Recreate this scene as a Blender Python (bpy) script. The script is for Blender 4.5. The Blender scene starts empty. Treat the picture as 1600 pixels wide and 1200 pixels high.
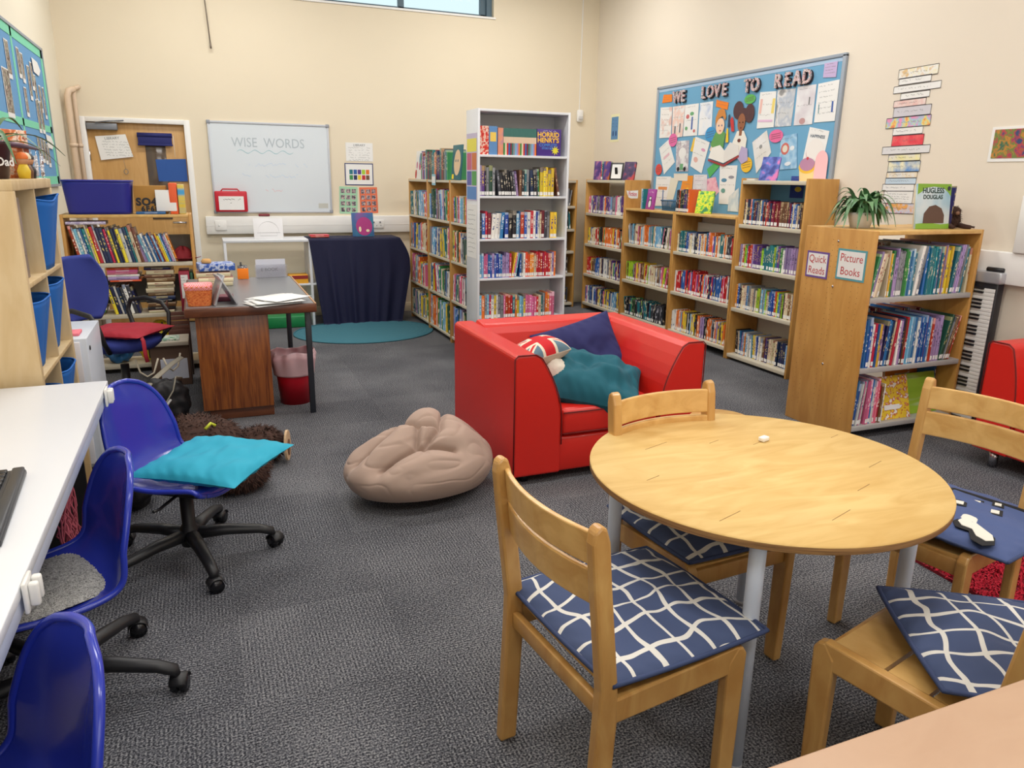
import bpy, bmesh, math, random
from mathutils import Vector, Matrix, Euler, noise
sc = bpy.context.scene
C = sc.collection
PI = math.pi
# ---------------------------------------------------------------- camera
YAW, PITCH, ROLL, FPX = 0.390996, 0.269747, -0.015484, 1164.9
_f = Vector((math.sin(YAW)*math.cos(PITCH), math.cos(YAW)*math.cos(PITCH), -math.sin(PITCH)))
_r = Vector((math.cos(YAW), -math.sin(YAW), 0)); _d = _f.cross(_r)
_r2 = math.cos(ROLL)*_r + math.sin(ROLL)*_d; _d2 = -math.sin(ROLL)*_r + math.cos(ROLL)*_d
cd = bpy.data.cameras.new('camera'); cam = bpy.data.objects.new('camera', cd); C.objects.link(cam)
cd.sensor_width = 36; cd.lens = 36*FPX/1600; cd.clip_start = 0.02
m = Matrix.Identity(4)
for i in range(3):
    m[i][0] = _r2[i]; m[i][1] = -_d2[i]; m[i][2] = -_f[i]
m.translation = (0, 0, 1.503); cam.matrix_world = m
sc.camera = cam
# ---------------------------------------------------------------- world, light, exposure
w = bpy.data.worlds.new('world'); sc.world = w; w.use_nodes = True
w.node_tree.nodes['Background'].inputs[0].default_value = (0.75, 0.95, 1.0, 1)
w.node_tree.nodes['Background'].inputs[1].default_value = 1.3
sc.view_settings.view_transform = 'Standard'; sc.view_settings.look = 'None'
sc.view_settings.gamma = 1; sc.view_settings.use_curve_mapping = False
sc.view_settings.exposure = 0.0
def area(loc, sx, sy, power, col=(1, .975, .945), rot=(0, 0, 0)):
    l = bpy.data.lights.new('ceiling_or_fill_light', 'AREA'); l.shape = 'RECTANGLE'; l.size = sx; l.size_y = sy
    l.energy = power; l.color = col
    o = bpy.data.objects.new('ceiling_or_fill_light', l); o.location = loc; o.rotation_euler = rot; C.objects.link(o); return o
for lx in (0.3, 3.0):
    for ly in (-0.8, 2.0, 4.6, 7.0):
        area((lx, ly, 3.72), 1.5, .5, 38)
area((1.7, -2.75, 1.9), 3.6, 1.6, 36, (.86, .93, 1), (-PI/2, 0, PI))  # added cool fill light behind the camera

# ---------------------------------------------------------------- materials
MATS = {}
def newmat(name):
    m = bpy.data.materials.new(name); m.use_nodes = True
    return m, m.node_tree.nodes, m.node_tree.links, m.node_tree.nodes['Principled BSDF']
def rgb(c): return tuple(x/255 if x > 1 else x for x in c)
def lin(c):
    return tuple(((x/255)/12.92 if x/255 <= .04045 else ((x/255+.055)/1.055)**2.4) for x in c) + (1,)
def plain(name, c, rough=.5, metal=0, coat=0, bump=0, bscale=200, var=.0, vscale=3, trans=0, sheen=0):
    """plain colour (sRGB 0-255) with optional noise variation and bump"""
    if name in MATS: return MATS[name]
    m, N, L, P = newmat(name)
    P.inputs['Base Color'].default_value = lin(c); P.inputs['Roughness'].default_value = rough
    P.inputs['Metallic'].default_value = metal; P.inputs['Coat Weight'].default_value = coat
    P.inputs['Sheen Weight'].default_value = sheen
    if trans: P.inputs['Transmission Weight'].default_value = trans
    tc = N.new('ShaderNodeTexCoord')
    n = N.new('ShaderNodeTexNoise'); n.inputs['Scale'].default_value = vscale; n.inputs['Detail'].default_value = 4
    L.new(tc.outputs['Object'], n.inputs['Vector'])
    mx = N.new('ShaderNodeMix'); mx.data_type = 'RGBA'; mx.inputs['Factor'].default_value = 1
    a = lin([max(0, x*(1-var)) for x in c]); b = lin([min(255, x*(1+var)) for x in c])
    mx.inputs[6].default_value = a; mx.inputs[7].default_value = b
    L.new(n.outputs['Fac'], mx.inputs['Factor']); L.new(mx.outputs[2], P.inputs['Base Color'])
    if bump:
        n2 = N.new('ShaderNodeTexNoise'); n2.inputs['Scale'].default_value = bscale; n2.inputs['Detail'].default_value = 3
        bp = N.new('ShaderNodeBump'); bp.inputs['Strength'].default_value = bump; bp.inputs['Distance'].default_value = .002
        L.new(tc.outputs['Object'], n2.inputs['Vector']); L.new(n2.outputs['Fac'], bp.inputs['Height']); L.new(bp.outputs[0], P.inputs['Normal'])
    MATS[name] = m; return m
def woodm(name, c1, c2, scale=(3, 3, .6), rough=.4, coat=.1, dist=3, bands=6):
    if name in MATS: return MATS[name]
    m, N, L, P = newmat(name)
    tc = N.new('ShaderNodeTexCoord'); mp = N.new('ShaderNodeMapping'); mp.inputs['Scale'].default_value = scale
    L.new(tc.outputs['Object'], mp.inputs['Vector'])
    n = N.new('ShaderNodeTexNoise'); n.inputs['Scale'].default_value = bands; n.inputs['Detail'].default_value = 6; n.inputs['Distortion'].default_value = dist*.3
    L.new(mp.outputs[0], n.inputs['Vector'])
    cr = N.new('ShaderNodeValToRGB'); cr.color_ramp.elements[0].position = .32; cr.color_ramp.elements[1].position = .68
    cr.color_ramp.elements[0].color = lin(c2); cr.color_ramp.elements[1].color = lin(c1)
    L.new(n.outputs['Fac'], cr.inputs[0]); L.new(cr.outputs[0], P.inputs['Base Color'])
    P.inputs['Roughness'].default_value = rough; P.inputs['Coat Weight'].default_value = coat; P.inputs['Coat Roughness'].default_value = .25
    MATS[name] = m; return m
def math_node(N, L, op, a, b=None):
    q = N.new('ShaderNodeMath'); q.operation = op
    for i, v in enumerate((a, b)):
        if v is None: continue
        if isinstance(v, (int, float)): q.inputs[i].default_value = v
        else: L.new(v, q.inputs[i])
    return q.outputs[0]
def carpet():
    m, N, L, P = newmat('carpet_tiles')
    tc = N.new('ShaderNodeTexCoord'); sp = N.new('ShaderNodeSeparateXYZ'); L.new(tc.outputs['Object'], sp.inputs[0])
    ck = N.new('ShaderNodeTexChecker'); ck.inputs['Scale'].default_value = 2.0; L.new(tc.outputs['Object'], ck.inputs['Vector'])
    # rib lines, alternating per tile
    mx = N.new('ShaderNodeMix'); mx.data_type = 'FLOAT'
    L.new(ck.outputs['Fac'], mx.inputs[0]); L.new(sp.outputs[0], mx.inputs[2]); L.new(sp.outputs[1], mx.inputs[3])
    s = math_node(N, L, 'SINE', math_node(N, L, 'MULTIPLY', mx.outputs[0], 2*PI/.012))
    n1 = N.new('ShaderNodeTexNoise'); n1.inputs['Scale'].default_value = 170; n1.inputs['Detail'].default_value = 2; L.new(tc.outputs['Object'], n1.inputs['Vector'])
    n2 = N.new('ShaderNodeTexNoise'); n2.inputs['Scale'].default_value = 1.6; n2.inputs['Detail'].default_value = 3; L.new(tc.outputs['Object'], n2.inputs['Vector'])
    wn = N.new('ShaderNodeTexWhiteNoise'); wn.noise_dimensions = '2D'
    fl = N.new('ShaderNodeVectorMath'); fl.operation = 'FLOOR'; sc2 = N.new('ShaderNodeVectorMath'); sc2.operation = 'SCALE'; sc2.inputs['Scale'].default_value = 2.0
    L.new(tc.outputs['Object'], sc2.inputs[0]); L.new(sc2.outputs[0], fl.inputs[0]); L.new(fl.outputs[0], wn.inputs['Vector'])
    v = math_node(N, L, 'MULTIPLY', s, .065)
    v = math_node(N, L, 'ADD', v, math_node(N, L, 'MULTIPLY', n1.outputs['Fac'], 1.5))
    v = math_node(N, L, 'ADD', v, math_node(N, L, 'MULTIPLY', n2.outputs['Fac'], .35))
    v = math_node(N, L, 'ADD', v, math_node(N, L, 'MULTIPLY', wn.outputs['Value'], .05))
    cr = N.new('ShaderNodeValToRGB'); e = cr.color_ramp.elements
    e[0].position = .62; e[0].color = lin((42, 43, 48)); e[1].position = 1.0; e[1].color = lin((144, 144, 146))
    k = e.new(.8); k.color = lin((90, 91, 97))
    nv = math_node(N, L, 'MULTIPLY', v, .83)
    L.new(nv, cr.inputs[0]); L.new(cr.outputs[0], P.inputs['Base Color'])
    P.inputs['Roughness'].default_value = .95; P.inputs['Specular IOR Level'].default_value = .15
    bp = N.new('ShaderNodeBump'); bp.inputs['Strength'].default_value = .22; bp.inputs['Distance'].default_value = .003
    L.new(v, bp.inputs['Height']); L.new(bp.outputs[0], P.inputs['Normal'])
    return m
def cover(name, c1, c2, rough=.35, loose=False):
    """book cover: one main colour, a band, and small title marks that differ on every book"""
    if name in MATS: return MATS[name]
    m, N, L, P = newmat(name)
    tc = N.new('ShaderNodeTexCoord')
    def mix(f, a, b):
        x = N.new('ShaderNodeMix'); x.data_type = 'RGBA'
        L.new(f, x.inputs['Factor'])
        for i, v in ((6, a), (7, b)):
            if isinstance(v, tuple): x.inputs[i].default_value = v
            else: L.new(v, x.inputs[i])
        return x.outputs[2]
    if loose:   # many books in one object: marks follow the object's own space
        mp = N.new('ShaderNodeMapping'); mp.inputs['Scale'].default_value = (70, 70, 20); L.new(tc.outputs['Object'], mp.inputs['Vector'])
        n = N.new('ShaderNodeTexNoise'); n.inputs['Scale'].default_value = 1; n.inputs['Detail'].default_value = 0; L.new(mp.outputs[0], n.inputs['Vector'])
        col = mix(math_node(N, L, 'GREATER_THAN', n.outputs['Fac'], .66), lin(c1), lin(c2))
    else:
        oi = N.new('ShaderNodeObjectInfo'); r = oi.outputs['Random']; sp = N.new('ShaderNodeSeparateXYZ'); L.new(tc.outputs['Generated'], sp.inputs[0])
        gx, gy, gz = sp.outputs
        cb = N.new('ShaderNodeCombineXYZ'); L.new(math_node(N, L, 'MULTIPLY', gx, 1.6), cb.inputs[0]); L.new(math_node(N, L, 'MULTIPLY', gy, 6), cb.inputs[1]); L.new(math_node(N, L, 'MULTIPLY', gz, 17), cb.inputs[2])
        n = N.new('ShaderNodeTexNoise'); n.noise_dimensions = '4D'; n.inputs['Scale'].default_value = 1; n.inputs['Detail'].default_value = 1
        L.new(cb.outputs[0], n.inputs['Vector']); L.new(math_node(N, L, 'MULTIPLY', r, 90.0), n.inputs['W'])
        ink = math_node(N, L, 'GREATER_THAN', n.outputs['Fac'], .53)
        inx = math_node(N, L, 'LESS_THAN', math_node(N, L, 'ABSOLUTE', math_node(N, L, 'SUBTRACT', gx, .5)), .22)
        top = math_node(N, L, 'ADD', .62, math_node(N, L, 'MULTIPLY', r, .3))
        inz = math_node(N, L, 'MULTIPLY', math_node(N, L, 'GREATER_THAN', gz, .34), math_node(N, L, 'LESS_THAN', gz, top))
        ttl = math_node(N, L, 'MULTIPLY', math_node(N, L, 'MULTIPLY', ink, inx), inz)
        r2 = math_node(N, L, 'FRACT', math_node(N, L, 'MULTIPLY', r, 7.31))
        band = math_node(N, L, 'MULTIPLY', math_node(N, L, 'GREATER_THAN', gz, math_node(N, L, 'ADD', .62, math_node(N, L, 'MULTIPLY', r2, .36))), math_node(N, L, 'GREATER_THAN', r2, .55))
        hs = N.new('ShaderNodeHueSaturation'); hs.inputs['Color'].default_value = lin(c1)
        L.new(math_node(N, L, 'ADD', .475, math_node(N, L, 'MULTIPLY', r2, .05)), hs.inputs['Hue']); L.new(math_node(N, L, 'ADD', .75, math_node(N, L, 'MULTIPLY', r, .5)), hs.inputs['Value'])
        col = mix(band, hs.outputs[0], lin([(a*.4+b*.6) for a, b in zip(c1, c2)])); col = mix(ttl, col, lin(c2))
    L.new(col, P.inputs['Base Color']); P.inputs['Roughness'].default_value = rough; P.inputs['Coat Weight'].default_value = .1
    MATS[name] = m; return m
def gridcloth():
    m, N, L, P = newmat('navy_grid_cloth')
    tc = N.new('ShaderNodeTexCoord'); nz = N.new('ShaderNodeTexNoise'); nz.inputs['Scale'].default_value = 5; nz.inputs['Detail'].default_value = 1
    L.new(tc.outputs['Object'], nz.inputs['Vector'])
    ad = N.new('ShaderNodeVectorMath'); ad.operation = 'MULTIPLY_ADD'; ad.inputs[1].default_value = (.11, .11, .0)
    L.new(nz.outputs['Color'], ad.inputs[0]); L.new(tc.outputs['Object'], ad.inputs[2])
    sp = N.new('ShaderNodeSeparateXYZ'); L.new(ad.outputs[0], sp.inputs[0])
    # irregular net: two sets of lines with per-row offsets
    S = .078
    def lines(ax, other):
        row = math_node(N, L, 'FLOOR', math_node(N, L, 'MULTIPLY', other, 1/.155))
        off = math_node(N, L, 'MULTIPLY', math_node(N, L, 'SINE', math_node(N, L, 'MULTIPLY', row, 2.3)), .0)
        v = math_node(N, L, 'MULTIPLY', math_node(N, L, 'ADD', ax, off), 1/S)
        fr = math_node(N, L, 'FRACT', v); d = math_node(N, L, 'ABSOLUTE', math_node(N, L, 'SUBTRACT', fr, .5))
        return math_node(N, L, 'LESS_THAN', d, .066)
    a = lines(sp.outputs[0], sp.outputs[1]); b = lines(sp.outputs[1], sp.outputs[0])
    f = math_node(N, L, 'MAXIMUM', a, b)
    mx = N.new('ShaderNodeMix'); mx.data_type = 'RGBA'; mx.inputs[6].default_value = lin((62, 76, 112)); mx.inputs[7].default_value = lin((216, 214, 208))
    L.new(f, mx.inputs['Factor']); L.new(mx.outputs[2], P.inputs['Base Color']); P.inputs['Roughness'].default_value = .85
    n2 = N.new('ShaderNodeTexNoise'); n2.inputs['Scale'].default_value = 500; bp = N.new('ShaderNodeBump'); bp.inputs['Strength'].default_value = .25; bp.inputs['Distance'].default_value = .001
    L.new(tc.outputs['Object'], n2.inputs['Vector']); L.new(n2.outputs['Fac'], bp.inputs['Height']); L.new(bp.outputs[0], P.inputs['Normal'])
    return m
def mottled(name, cols, scale=8, rough=.6, dim='3D', stretch=(1, 1, 1), detail=2):
    """patchwork of several colours"""
    if name in MATS: return MATS[name]
    m, N, L, P = newmat(name)
    tc = N.new('ShaderNodeTexCoord'); mp = N.new('ShaderNodeMapping'); mp.inputs['Scale'].default_value = stretch; L.new(tc.outputs['Object'], mp.inputs['Vector'])
    n = N.new('ShaderNodeTexNoise'); n.inputs['Scale'].default_value = scale; n.inputs['Detail'].default_value = detail
    L.new(mp.outputs[0], n.inputs['Vector'])
    cr = N.new('ShaderNodeValToRGB'); e = cr.color_ramp.elements; K = len(cols)
    lo, hi = .36, .64
    e[0].position = lo; e[0].color = lin(cols[0]); e[1].position = hi; e[1].color = lin(cols[-1])
    for i in range(1, K-1):
        q = e.new(lo+(hi-lo)*i/(K-1)); q.color = lin(cols[i])
    L.new(n.outputs['Fac'], cr.inputs[0]); L.new(cr.outputs[0], P.inputs['Base Color']); P.inputs['Roughness'].default_value = rough
    MATS[name] = m; return m
BEECH = woodm('beech_case', (206, 156, 84), (188, 136, 66), (2.5, 2.5, .5), .42)
BEECHH = woodm('beech_top', (222, 182, 112), (206, 162, 92), (2.5, .5, 2.5), .42)
CHAIRW = woodm('beech_chair', (208, 164, 98), (186, 136, 72), (2, 2, .8), .33, .3)
CHAIRH = woodm('beech_chair_slat', (222, 180, 112), (202, 154, 86), (.8, 2, 3), .33, .3)
TABLE = woodm('plywood_table', (224, 190, 122), (206, 166, 94), (.8, 3.2, 3), .6, .04, 5, 4)
PLYEDGE = woodm('plywood_edge', (190, 146, 92), (120, 86, 56), (1, 1, 60), .6, 0)
BIRCH = woodm('birch_unit', (214, 190, 148), (200, 172, 126), (2, 2, .5), .5, .05)
MAHOG = woodm('mahogany', (158, 92, 40), (98, 46, 22), (9, 9, .7), .35, .2, 5, 4)
MAHOGD = woodm('mahogany_dark', (110, 64, 40), (88, 48, 30), (1, 6, 6), .35, .2)
DOORW = woodm('oak_door', (204, 160, 98), (190, 144, 82), (4, 4, .4), .4, .1)
TANTOP = woodm('tan_top', (190, 156, 128), (184, 149, 121), (1, 3, 3), .45, .1)
STEEL = plain('cream_steel', (206, 198, 178), .4)
WHITE = plain('white_laminate', (226, 229, 234), .35, var=.01)
WHITEL = plain('white_paint', (236, 235, 232), .35)
CREAM = plain('cream_wall_paint', (230, 218, 194), .85, var=.012, vscale=1.2, bump=.1, bscale=60)
CREAML = plain('cream_wall_left_paint', (234, 227, 208), .85, var=.012, vscale=1.2)
CREAMR = plain('cream_wall_right_paint', (228, 218, 202), .85, var=.012, vscale=1.2)
PAPER = plain('white_paper', (236, 236, 234), .8)
PAGES = plain('page_block', (214, 200, 170), .9, var=.08, vscale=300)
BLACK = plain('black_plastic', (30, 30, 33), .45)
BLACKG = plain('black_gloss', (22, 22, 26), .25)
BLUEP = plain('blue_plastic', (42, 58, 172), .22, coat=.3)
REDV = plain('red_vinyl', (208, 36, 26), .36, bump=.08, bscale=900, coat=.1)
REDS = plain('red_seam', (110, 12, 14), .6)
GRIDC = gridcloth()
NAVYP = plain('navy_piping', (52, 66, 104), .8)
INKG = plain('grey_ink', (120, 124, 128), .6)
INKB = plain('blue_ink', (150, 180, 220), .6)
INKR = plain('red_ink', (214, 120, 120), .6)
INKK = plain('black_ink', (40, 40, 44), .7)
WSTEEL = plain('white_tube', (206, 216, 234), .35)
CHROME = plain('chrome', (200, 200, 205), .2, metal=1)
def emat():
    m, N, L, P = newmat('window_glass'); P.inputs['Transmission Weight'].default_value = 1; P.inputs['Roughness'].default_value = 0; P.inputs['IOR'].default_value = 1.05
    return m
GLASS = emat()
# ---------------------------------------------------------------- builders
def tag(o, label=None, cat=None, group=None, kind=None):
    if label: o['label'] = label
    if cat: o['category'] = cat
    if group: o['group'] = group
    if kind: o['kind'] = kind
    return o
def thing(name, label, cat, loc=(0, 0, 0), rz=0, group=None):
    o = bpy.data.objects.new(name, None); o.empty_display_size = .1; C.objects.link(o)
    o.location = loc; o.rotation_euler = (0, 0, rz); return tag(o, label, cat, group)
class MB:
    def __init__(s): s.v = []; s.f = []; s.mi = []; s.sm = []
    def add(s, vs, fs, mi=0, smooth=False):
        n = len(s.v); s.v += [tuple(v) for v in vs]
        for f in fs: s.f.append(tuple(i+n for i in f)); s.mi.append(mi); s.sm.append(smooth)
        return s
    def box(s, a, b, mi=0, M=None):
        (x0, y0, z0), (x1, y1, z1) = a, b
        vs = [Vector(p) for p in ((x0, y0, z0), (x1, y0, z0), (x1, y1, z0), (x0, y1, z0), (x0, y0, z1), (x1, y0, z1), (x1, y1, z1), (x0, y1, z1))]
        if M: vs = [M @ v for v in vs]
        return s.add(vs, [(0, 3, 2, 1), (4, 5, 6, 7), (0, 1, 5, 4), (1, 2, 6, 5), (2, 3, 7, 6), (3, 0, 4, 7)], mi)
    def rbox(s, a, b, r=.01, mi=0, seg=2, M=None):
        bm = bmesh.new(); bmesh.ops.create_cube(bm, size=1)
        c = [(a[i]+b[i])/2 for i in range(3)]; d = [abs(b[i]-a[i]) for i in range(3)]
        for v in bm.verts: v.co = Vector((v.co.x*d[0]+c[0], v.co.y*d[1]+c[1], v.co.z*d[2]+c[2]))
        bmesh.ops.bevel(bm, geom=bm.edges[:], offset=min(r, min(d)*.49), segments=seg, profile=.5, affect='EDGES')
        return s.bm(bm, mi, M, True)
    def bm(s, bm, mi=0, M=None, smooth=True):
        bm.verts.ensure_lookup_table()
        for i, v in enumerate(bm.verts): v.index = i
        s.add([(M @ v.co if M else v.co.copy()) for v in bm.verts], [[v.index for v in f.verts] for f in bm.faces], mi, smooth); bm.free(); return s
    def tube(s, pts, r, seg=10, mi=0, cap=True, flat=1.0, up=None):
        pts = [Vector(p) for p in pts]; n = len(pts); R = r if isinstance(r, (list, tuple)) else [r]*n
        vs = []; fs = []; prev = None
        for i, p in enumerate(pts):
            t = (pts[min(i+1, n-1)]-pts[max(i-1, 0)]).normalized()
            if prev is None:
                a = Vector(up) if up else (Vector((0, 0, 1)) if abs(t.z) < .9 else Vector((1, 0, 0)))
                u = (a - t*a.dot(t)).normalized()
            else: u = (prev - t*prev.dot(t)).normalized()
            prev = u; w_ = t.cross(u)
            for k in range(seg):
                an = 2*PI*k/seg; vs.append(p + u*math.cos(an)*R[i]*flat + w_*math.sin(an)*R[i])
        for i in range(n-1):
            for k in range(seg):
                a = i*seg+k; b = i*seg+(k+1) % seg; fs.append((a, b, b+seg, a+seg))
        if cap: fs.append(tuple(range(seg))[::-1]); fs.append(tuple(range((n-1)*seg, n*seg)))
        return s.add(vs, fs, mi, True)
    def cyl(s, c, r, h, seg=24, mi=0, r2=None, axis='z'):
        c = Vector(c); d = {'z': Vector((0, 0, h)), 'x': Vector((h, 0, 0)), 'y': Vector((0, h, 0))}[axis]
        return s.tube([c, c+d], [r, r if r2 is None else r2], seg, mi)
    def lathe(s, prof, c=(0, 0, 0), seg=32, mi=0):
        vs = []; fs = []; n = len(prof)
        for r, z in prof:
            for k in range(seg):
                a = 2*PI*k/seg; vs.append((c[0]+r*math.cos(a), c[1]+r*math.sin(a), c[2]+z))
        for i in range(n-1):
            for k in range(seg):
                a = i*seg+k; b = i*seg+(k+1) % seg; fs.append((a, b, b+seg, a+seg))
        return s.add(vs, fs, mi, True)
    def grid(s, fn, nu, nv, mi=0, smooth=True, flip=False):
        vs = [fn(i/nu, j/nv) for i in range(nu+1) for j in range(nv+1)]
        fs = []
        for i in range(nu):
            for j in range(nv):
                a = i*(nv+1)+j; q = (a, a+nv+1, a+nv+2, a+1); fs.append(q[::-1] if flip else q)
        return s.add(vs, fs, mi, smooth)
    def prism(s, poly, h0, h1, mi=0, axis='z', M=None):
        """poly: 2-D outline, extruded between h0 and h1 on an axis"""
        def P(a, b, h):
            v = Vector({'z': (a, b, h), 'x': (h, a, b), 'y': (a, h, b)}[axis]); return M @ v if M else v
        n = len(poly); vs = [P(a, b, h0) for a, b in poly]+[P(a, b, h1) for a, b in poly]
        fs = [tuple(range(n))[::-1], tuple(range(n, 2*n))]+[(i, (i+1) % n, (i+1) % n+n, i+n) for i in range(n)]
        return s.add(vs, fs, mi)
    def build(s, name, mats, parent=None, loc=None, rot=None, solid=0, subd=0, bevel=0, nobsm=False):
        me = bpy.data.meshes.new(name); me.from_pydata(s.v, [], s.f)
        for m_ in (mats if isinstance(mats, (list, tuple)) else [mats]): me.materials.append(m_)
        me.polygons.foreach_set('material_index', s.mi); me.polygons.foreach_set('use_smooth', s.sm)
        b = bmesh.new(); b.from_mesh(me); bmesh.ops.recalc_face_normals(b, faces=b.faces[:]); b.to_mesh(me); b.free()
        me.update(); o = bpy.data.objects.new(name, me); C.objects.link(o)
        if parent: o.parent = parent
        if loc: o.location = loc
        if rot: o.rotation_euler = rot
        if bevel:
            q = o.modifiers.new('b', 'BEVEL'); q.width = bevel; q.segments = 2; q.limit_method = 'ANGLE'
        if solid:
            q = o.modifiers.new('s', 'SOLIDIFY'); q.thickness = solid; q.offset = 0
        if subd:
            q = o.modifiers.new('u', 'SUBSURF'); q.levels = subd; q.render_levels = subd
        return o
def B(name, a, b, mat, parent=None, r=.003, **k):
    return MB().rbox(a, b, r).build(name, mat, parent, **k)
def rot2(x, y, a): return (x*math.cos(a)-y*math.sin(a), x*math.sin(a)+y*math.cos(a))
def textmb(s, txt, size, thick=0, mi=0, M=None, sx=1.0, bold=0, space=1.0):
    """outline of a piece of writing as mesh: centred, in local x (right) / z (up), facing -y"""
    cu = bpy.data.curves.new('t', 'FONT'); cu.body = txt; cu.size = size; cu.align_x = 'CENTER'; cu.align_y = 'CENTER'
    cu.extrude = thick/2; cu.offset = bold; cu.space_character = space; cu.resolution_u = 3
    o = bpy.data.objects.new('t', cu); C.objects.link(o)
    dg = bpy.context.evaluated_depsgraph_get(); me = bpy.data.meshes.new_from_object(o.evaluated_get(dg))
    vs = [Vector((v.co.x*sx, -v.co.z, v.co.y)) for v in me.vertices]
    if M: vs = [M @ v for v in vs]
    s.add(vs, [tuple(p.vertices) for p in me.polygons], mi)
    bpy.data.objects.remove(o); bpy.data.curves.remove(cu); bpy.data.meshes.remove(me); return s
def scribble(s, x0, x1, z, h, rnd, M=None, mi=0, y=-.0008, w_=.0012):
    """a line of illegible handwriting as a thin wavy ribbon (x right, z up, facing -y)"""
    x = x0; pts = []
    while x < x1:
        pts.append((x, z + rnd.uniform(-h, h)/2)); x += h*rnd.uniform(.25, .5)
        if rnd.random() < .12:
            if len(pts) > 1: _rib(s, pts, y, w_, M, mi)
            pts = []; x += h*.8
    if len(pts) > 1: _rib(s, pts, y, w_, M, mi)
    return s
def _rib(s, pts, y, w_, M, mi):
    vs = []
    for a, b in pts:
        for q in (-w_, w_):
            v = Vector((a+q*.3, y, b+q)); vs.append(M @ v if M else v)
    s.add(vs, [(2*i, 2*i+1, 2*i+3, 2*i+2) for i in range(len(pts)-1)], mi)
def disc(s, cx, cz, rx, rz, y=0, mi=0, seg=20, M=None, th=.001):
    return s.prism([(cx+rx*math.cos(2*PI*k/seg), cz+rz*math.sin(2*PI*k/seg)) for k in range(seg)], y-th, y, mi, 'y', M)
# ---------------------------------------------------------------- the room
XL, XR, YB, YF, ZC = -1.09, 4.48, 8.38, -3.0, 4.05
def struct(name, mb, mat, **k): return tag(mb.build(name, mat, **k), kind='structure')
struct('floor', MB().box((XL-.1, YF-.1, -.1), (XR+.1, YB+.1, 0)), carpet())
struct('ceiling', MB().box((XL-.1, YF-.1, ZC), (XR+.1, YB+.2, ZC+.1)), plain('ceiling_white', (225, 222, 214), .9))
struct('wall_left', MB().box((XL-.1, YF-.1, 0), (XL, YB+.1, ZC)), CREAML)
struct('wall_right', MB().box((XR, YF-.1, 0), (XR+.1, YB+.1, ZC)), CREAMR)
struct('wall_front', MB().box((XL, YF-.1, 0), (XR, YF, ZC)), CREAM)
WX0, WX1, WZ0, WZ1 = .4, 3.17, 3.195, 3.95
DX0, DX1, DZ = -.985, -.02, 2.0
wb = MB()
def wface(y, o):   # wall face as a ring of quads with a door and a window opening
    xs = [XL, DX0+.03, DX1-.03, WX0, WX1, XR]; zz = [0, DZ-.02, WZ0, WZ1, ZC]; vs = [(x, y, z) for x in xs for z in zz]; fs = []
    for i in range(5):
        for j in range(4):
            if (i == 1 and j == 0) or (i == 3 and j == 2): continue
            fs.append((i*5+j, (i+1)*5+j, (i+1)*5+j+1, i*5+j+1))
    wb.add(vs, fs)
wface(YB, 0); wface(YB+.2, 1)
for x0, x1, z0, z1 in ((DX0+.03, DX1-.03, 0, DZ-.02), (WX0, WX1, WZ0, WZ1)):
    wb.add([(x0, YB, z0), (x1, YB, z0), (x1, YB, z1), (x0, YB, z1), (x0, YB+.2, z0), (x1, YB+.2, z0), (x1, YB+.2, z1), (x0, YB+.2, z1)], [(0, 1, 5, 4), (1, 2, 6, 5), (2, 3, 7, 6), (3, 0, 4, 7)])
struct('wall_back', wb, CREAM)
win = thing('window_1', 'high strip window with blue-grey frame', 'window', (0, YB, 0)); win['kind'] = 'structure'
FR = plain('slate_frame', (84, 108, 122), .5)
f = MB()
for x in (WX0+.02, 1.22, 2.13, WX1-.12): f.box((x, .10, WZ0), (x+.06, .15, WZ1))
f.box((WX0, .10, WZ0), (WX1, .15, WZ0+.035)); f.box((WX0, .10, WZ1-.05), (WX1, .15, WZ1)); f.box((WX1-.06, .06, WZ0), (WX1, .15, WZ1))
f.build('window_frame', FR, win); MB().box((WX0, .12, WZ0), (WX1, .126, WZ1)).build('window_pane', GLASS, win)
MB().box((WX0-.02, -.012, WZ0-.02), (WX1+.02, .11, WZ0)).build('window_sill', WHITEL, win)
bb = MB(); bb.rbox((.02, YB-.018, 0), (XR, YB, .1), .004); struct('baseboard_back', bb, plain('cream_gloss', (226, 214, 186), .4))
bb = MB(); bb.rbox((XR-.018, YF, 0), (XR, YB-.02, .1), .004); struct('baseboard_right', bb, plain('cream_gloss', (226, 214, 186), .4))
# trunking
t = MB(); t.rbox((.045, YB-.055, .90), (3.2, YB, 1.08), .006); t.box((.045, YB-.057, .985), (3.2, YB-.054, .99))
struct('trim_1', t, WHITEL)
t = MB(); t.rbox((XR-.055, 1.0, .93), (XR, YB-.06, 1.12), .006); struct('trim_2', t, WHITEL)
t = MB(); t.rbox((XR-.07, 2.2, 1.12), (XR, 3.0, 1.45), .006); struct('trim_3', t, WHITEL)
# door in the back wall
door = thing('door_1', 'oak veneer door with white frame behind the low bookcase', 'door', (0, YB, 0)); door['kind'] = 'structure'
MB().rbox((-.925, .03, .005), (-.075, .075, 1.955), .003).build('leaf', DOORW, door)
fr = MB(); fr.rbox((DX0, -.02, 0), (-.925, .08, DZ), .004); fr.rbox((-.075, -.02, 0), (DX1, .08, DZ), .004); fr.rbox((-.93, -.02, 1.955), (-.07, .08, DZ), .004)
fr.build('frame', WHITEL, door)
MB().rbox((-.44, .022, 1.05), (-.26, .034, 1.80), .004).build('vision_panel', plain('dark_glass', (92, 78, 66), .1), door)
dc = MB().rbox((-.92, -.03, 1.885), (-.66, .029, 1.945), .006).build('door_closer', plain('grey_metal', (128, 132, 140), .4, metal=.3), door)
MB().tube([(-.84, -.04, 1.948), (-.72, -.05, 1.965), (-.6, -.02, 1.975)], .006, 6).build('arm', plain('grey_metal', (128, 132, 140)), dc)
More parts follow.
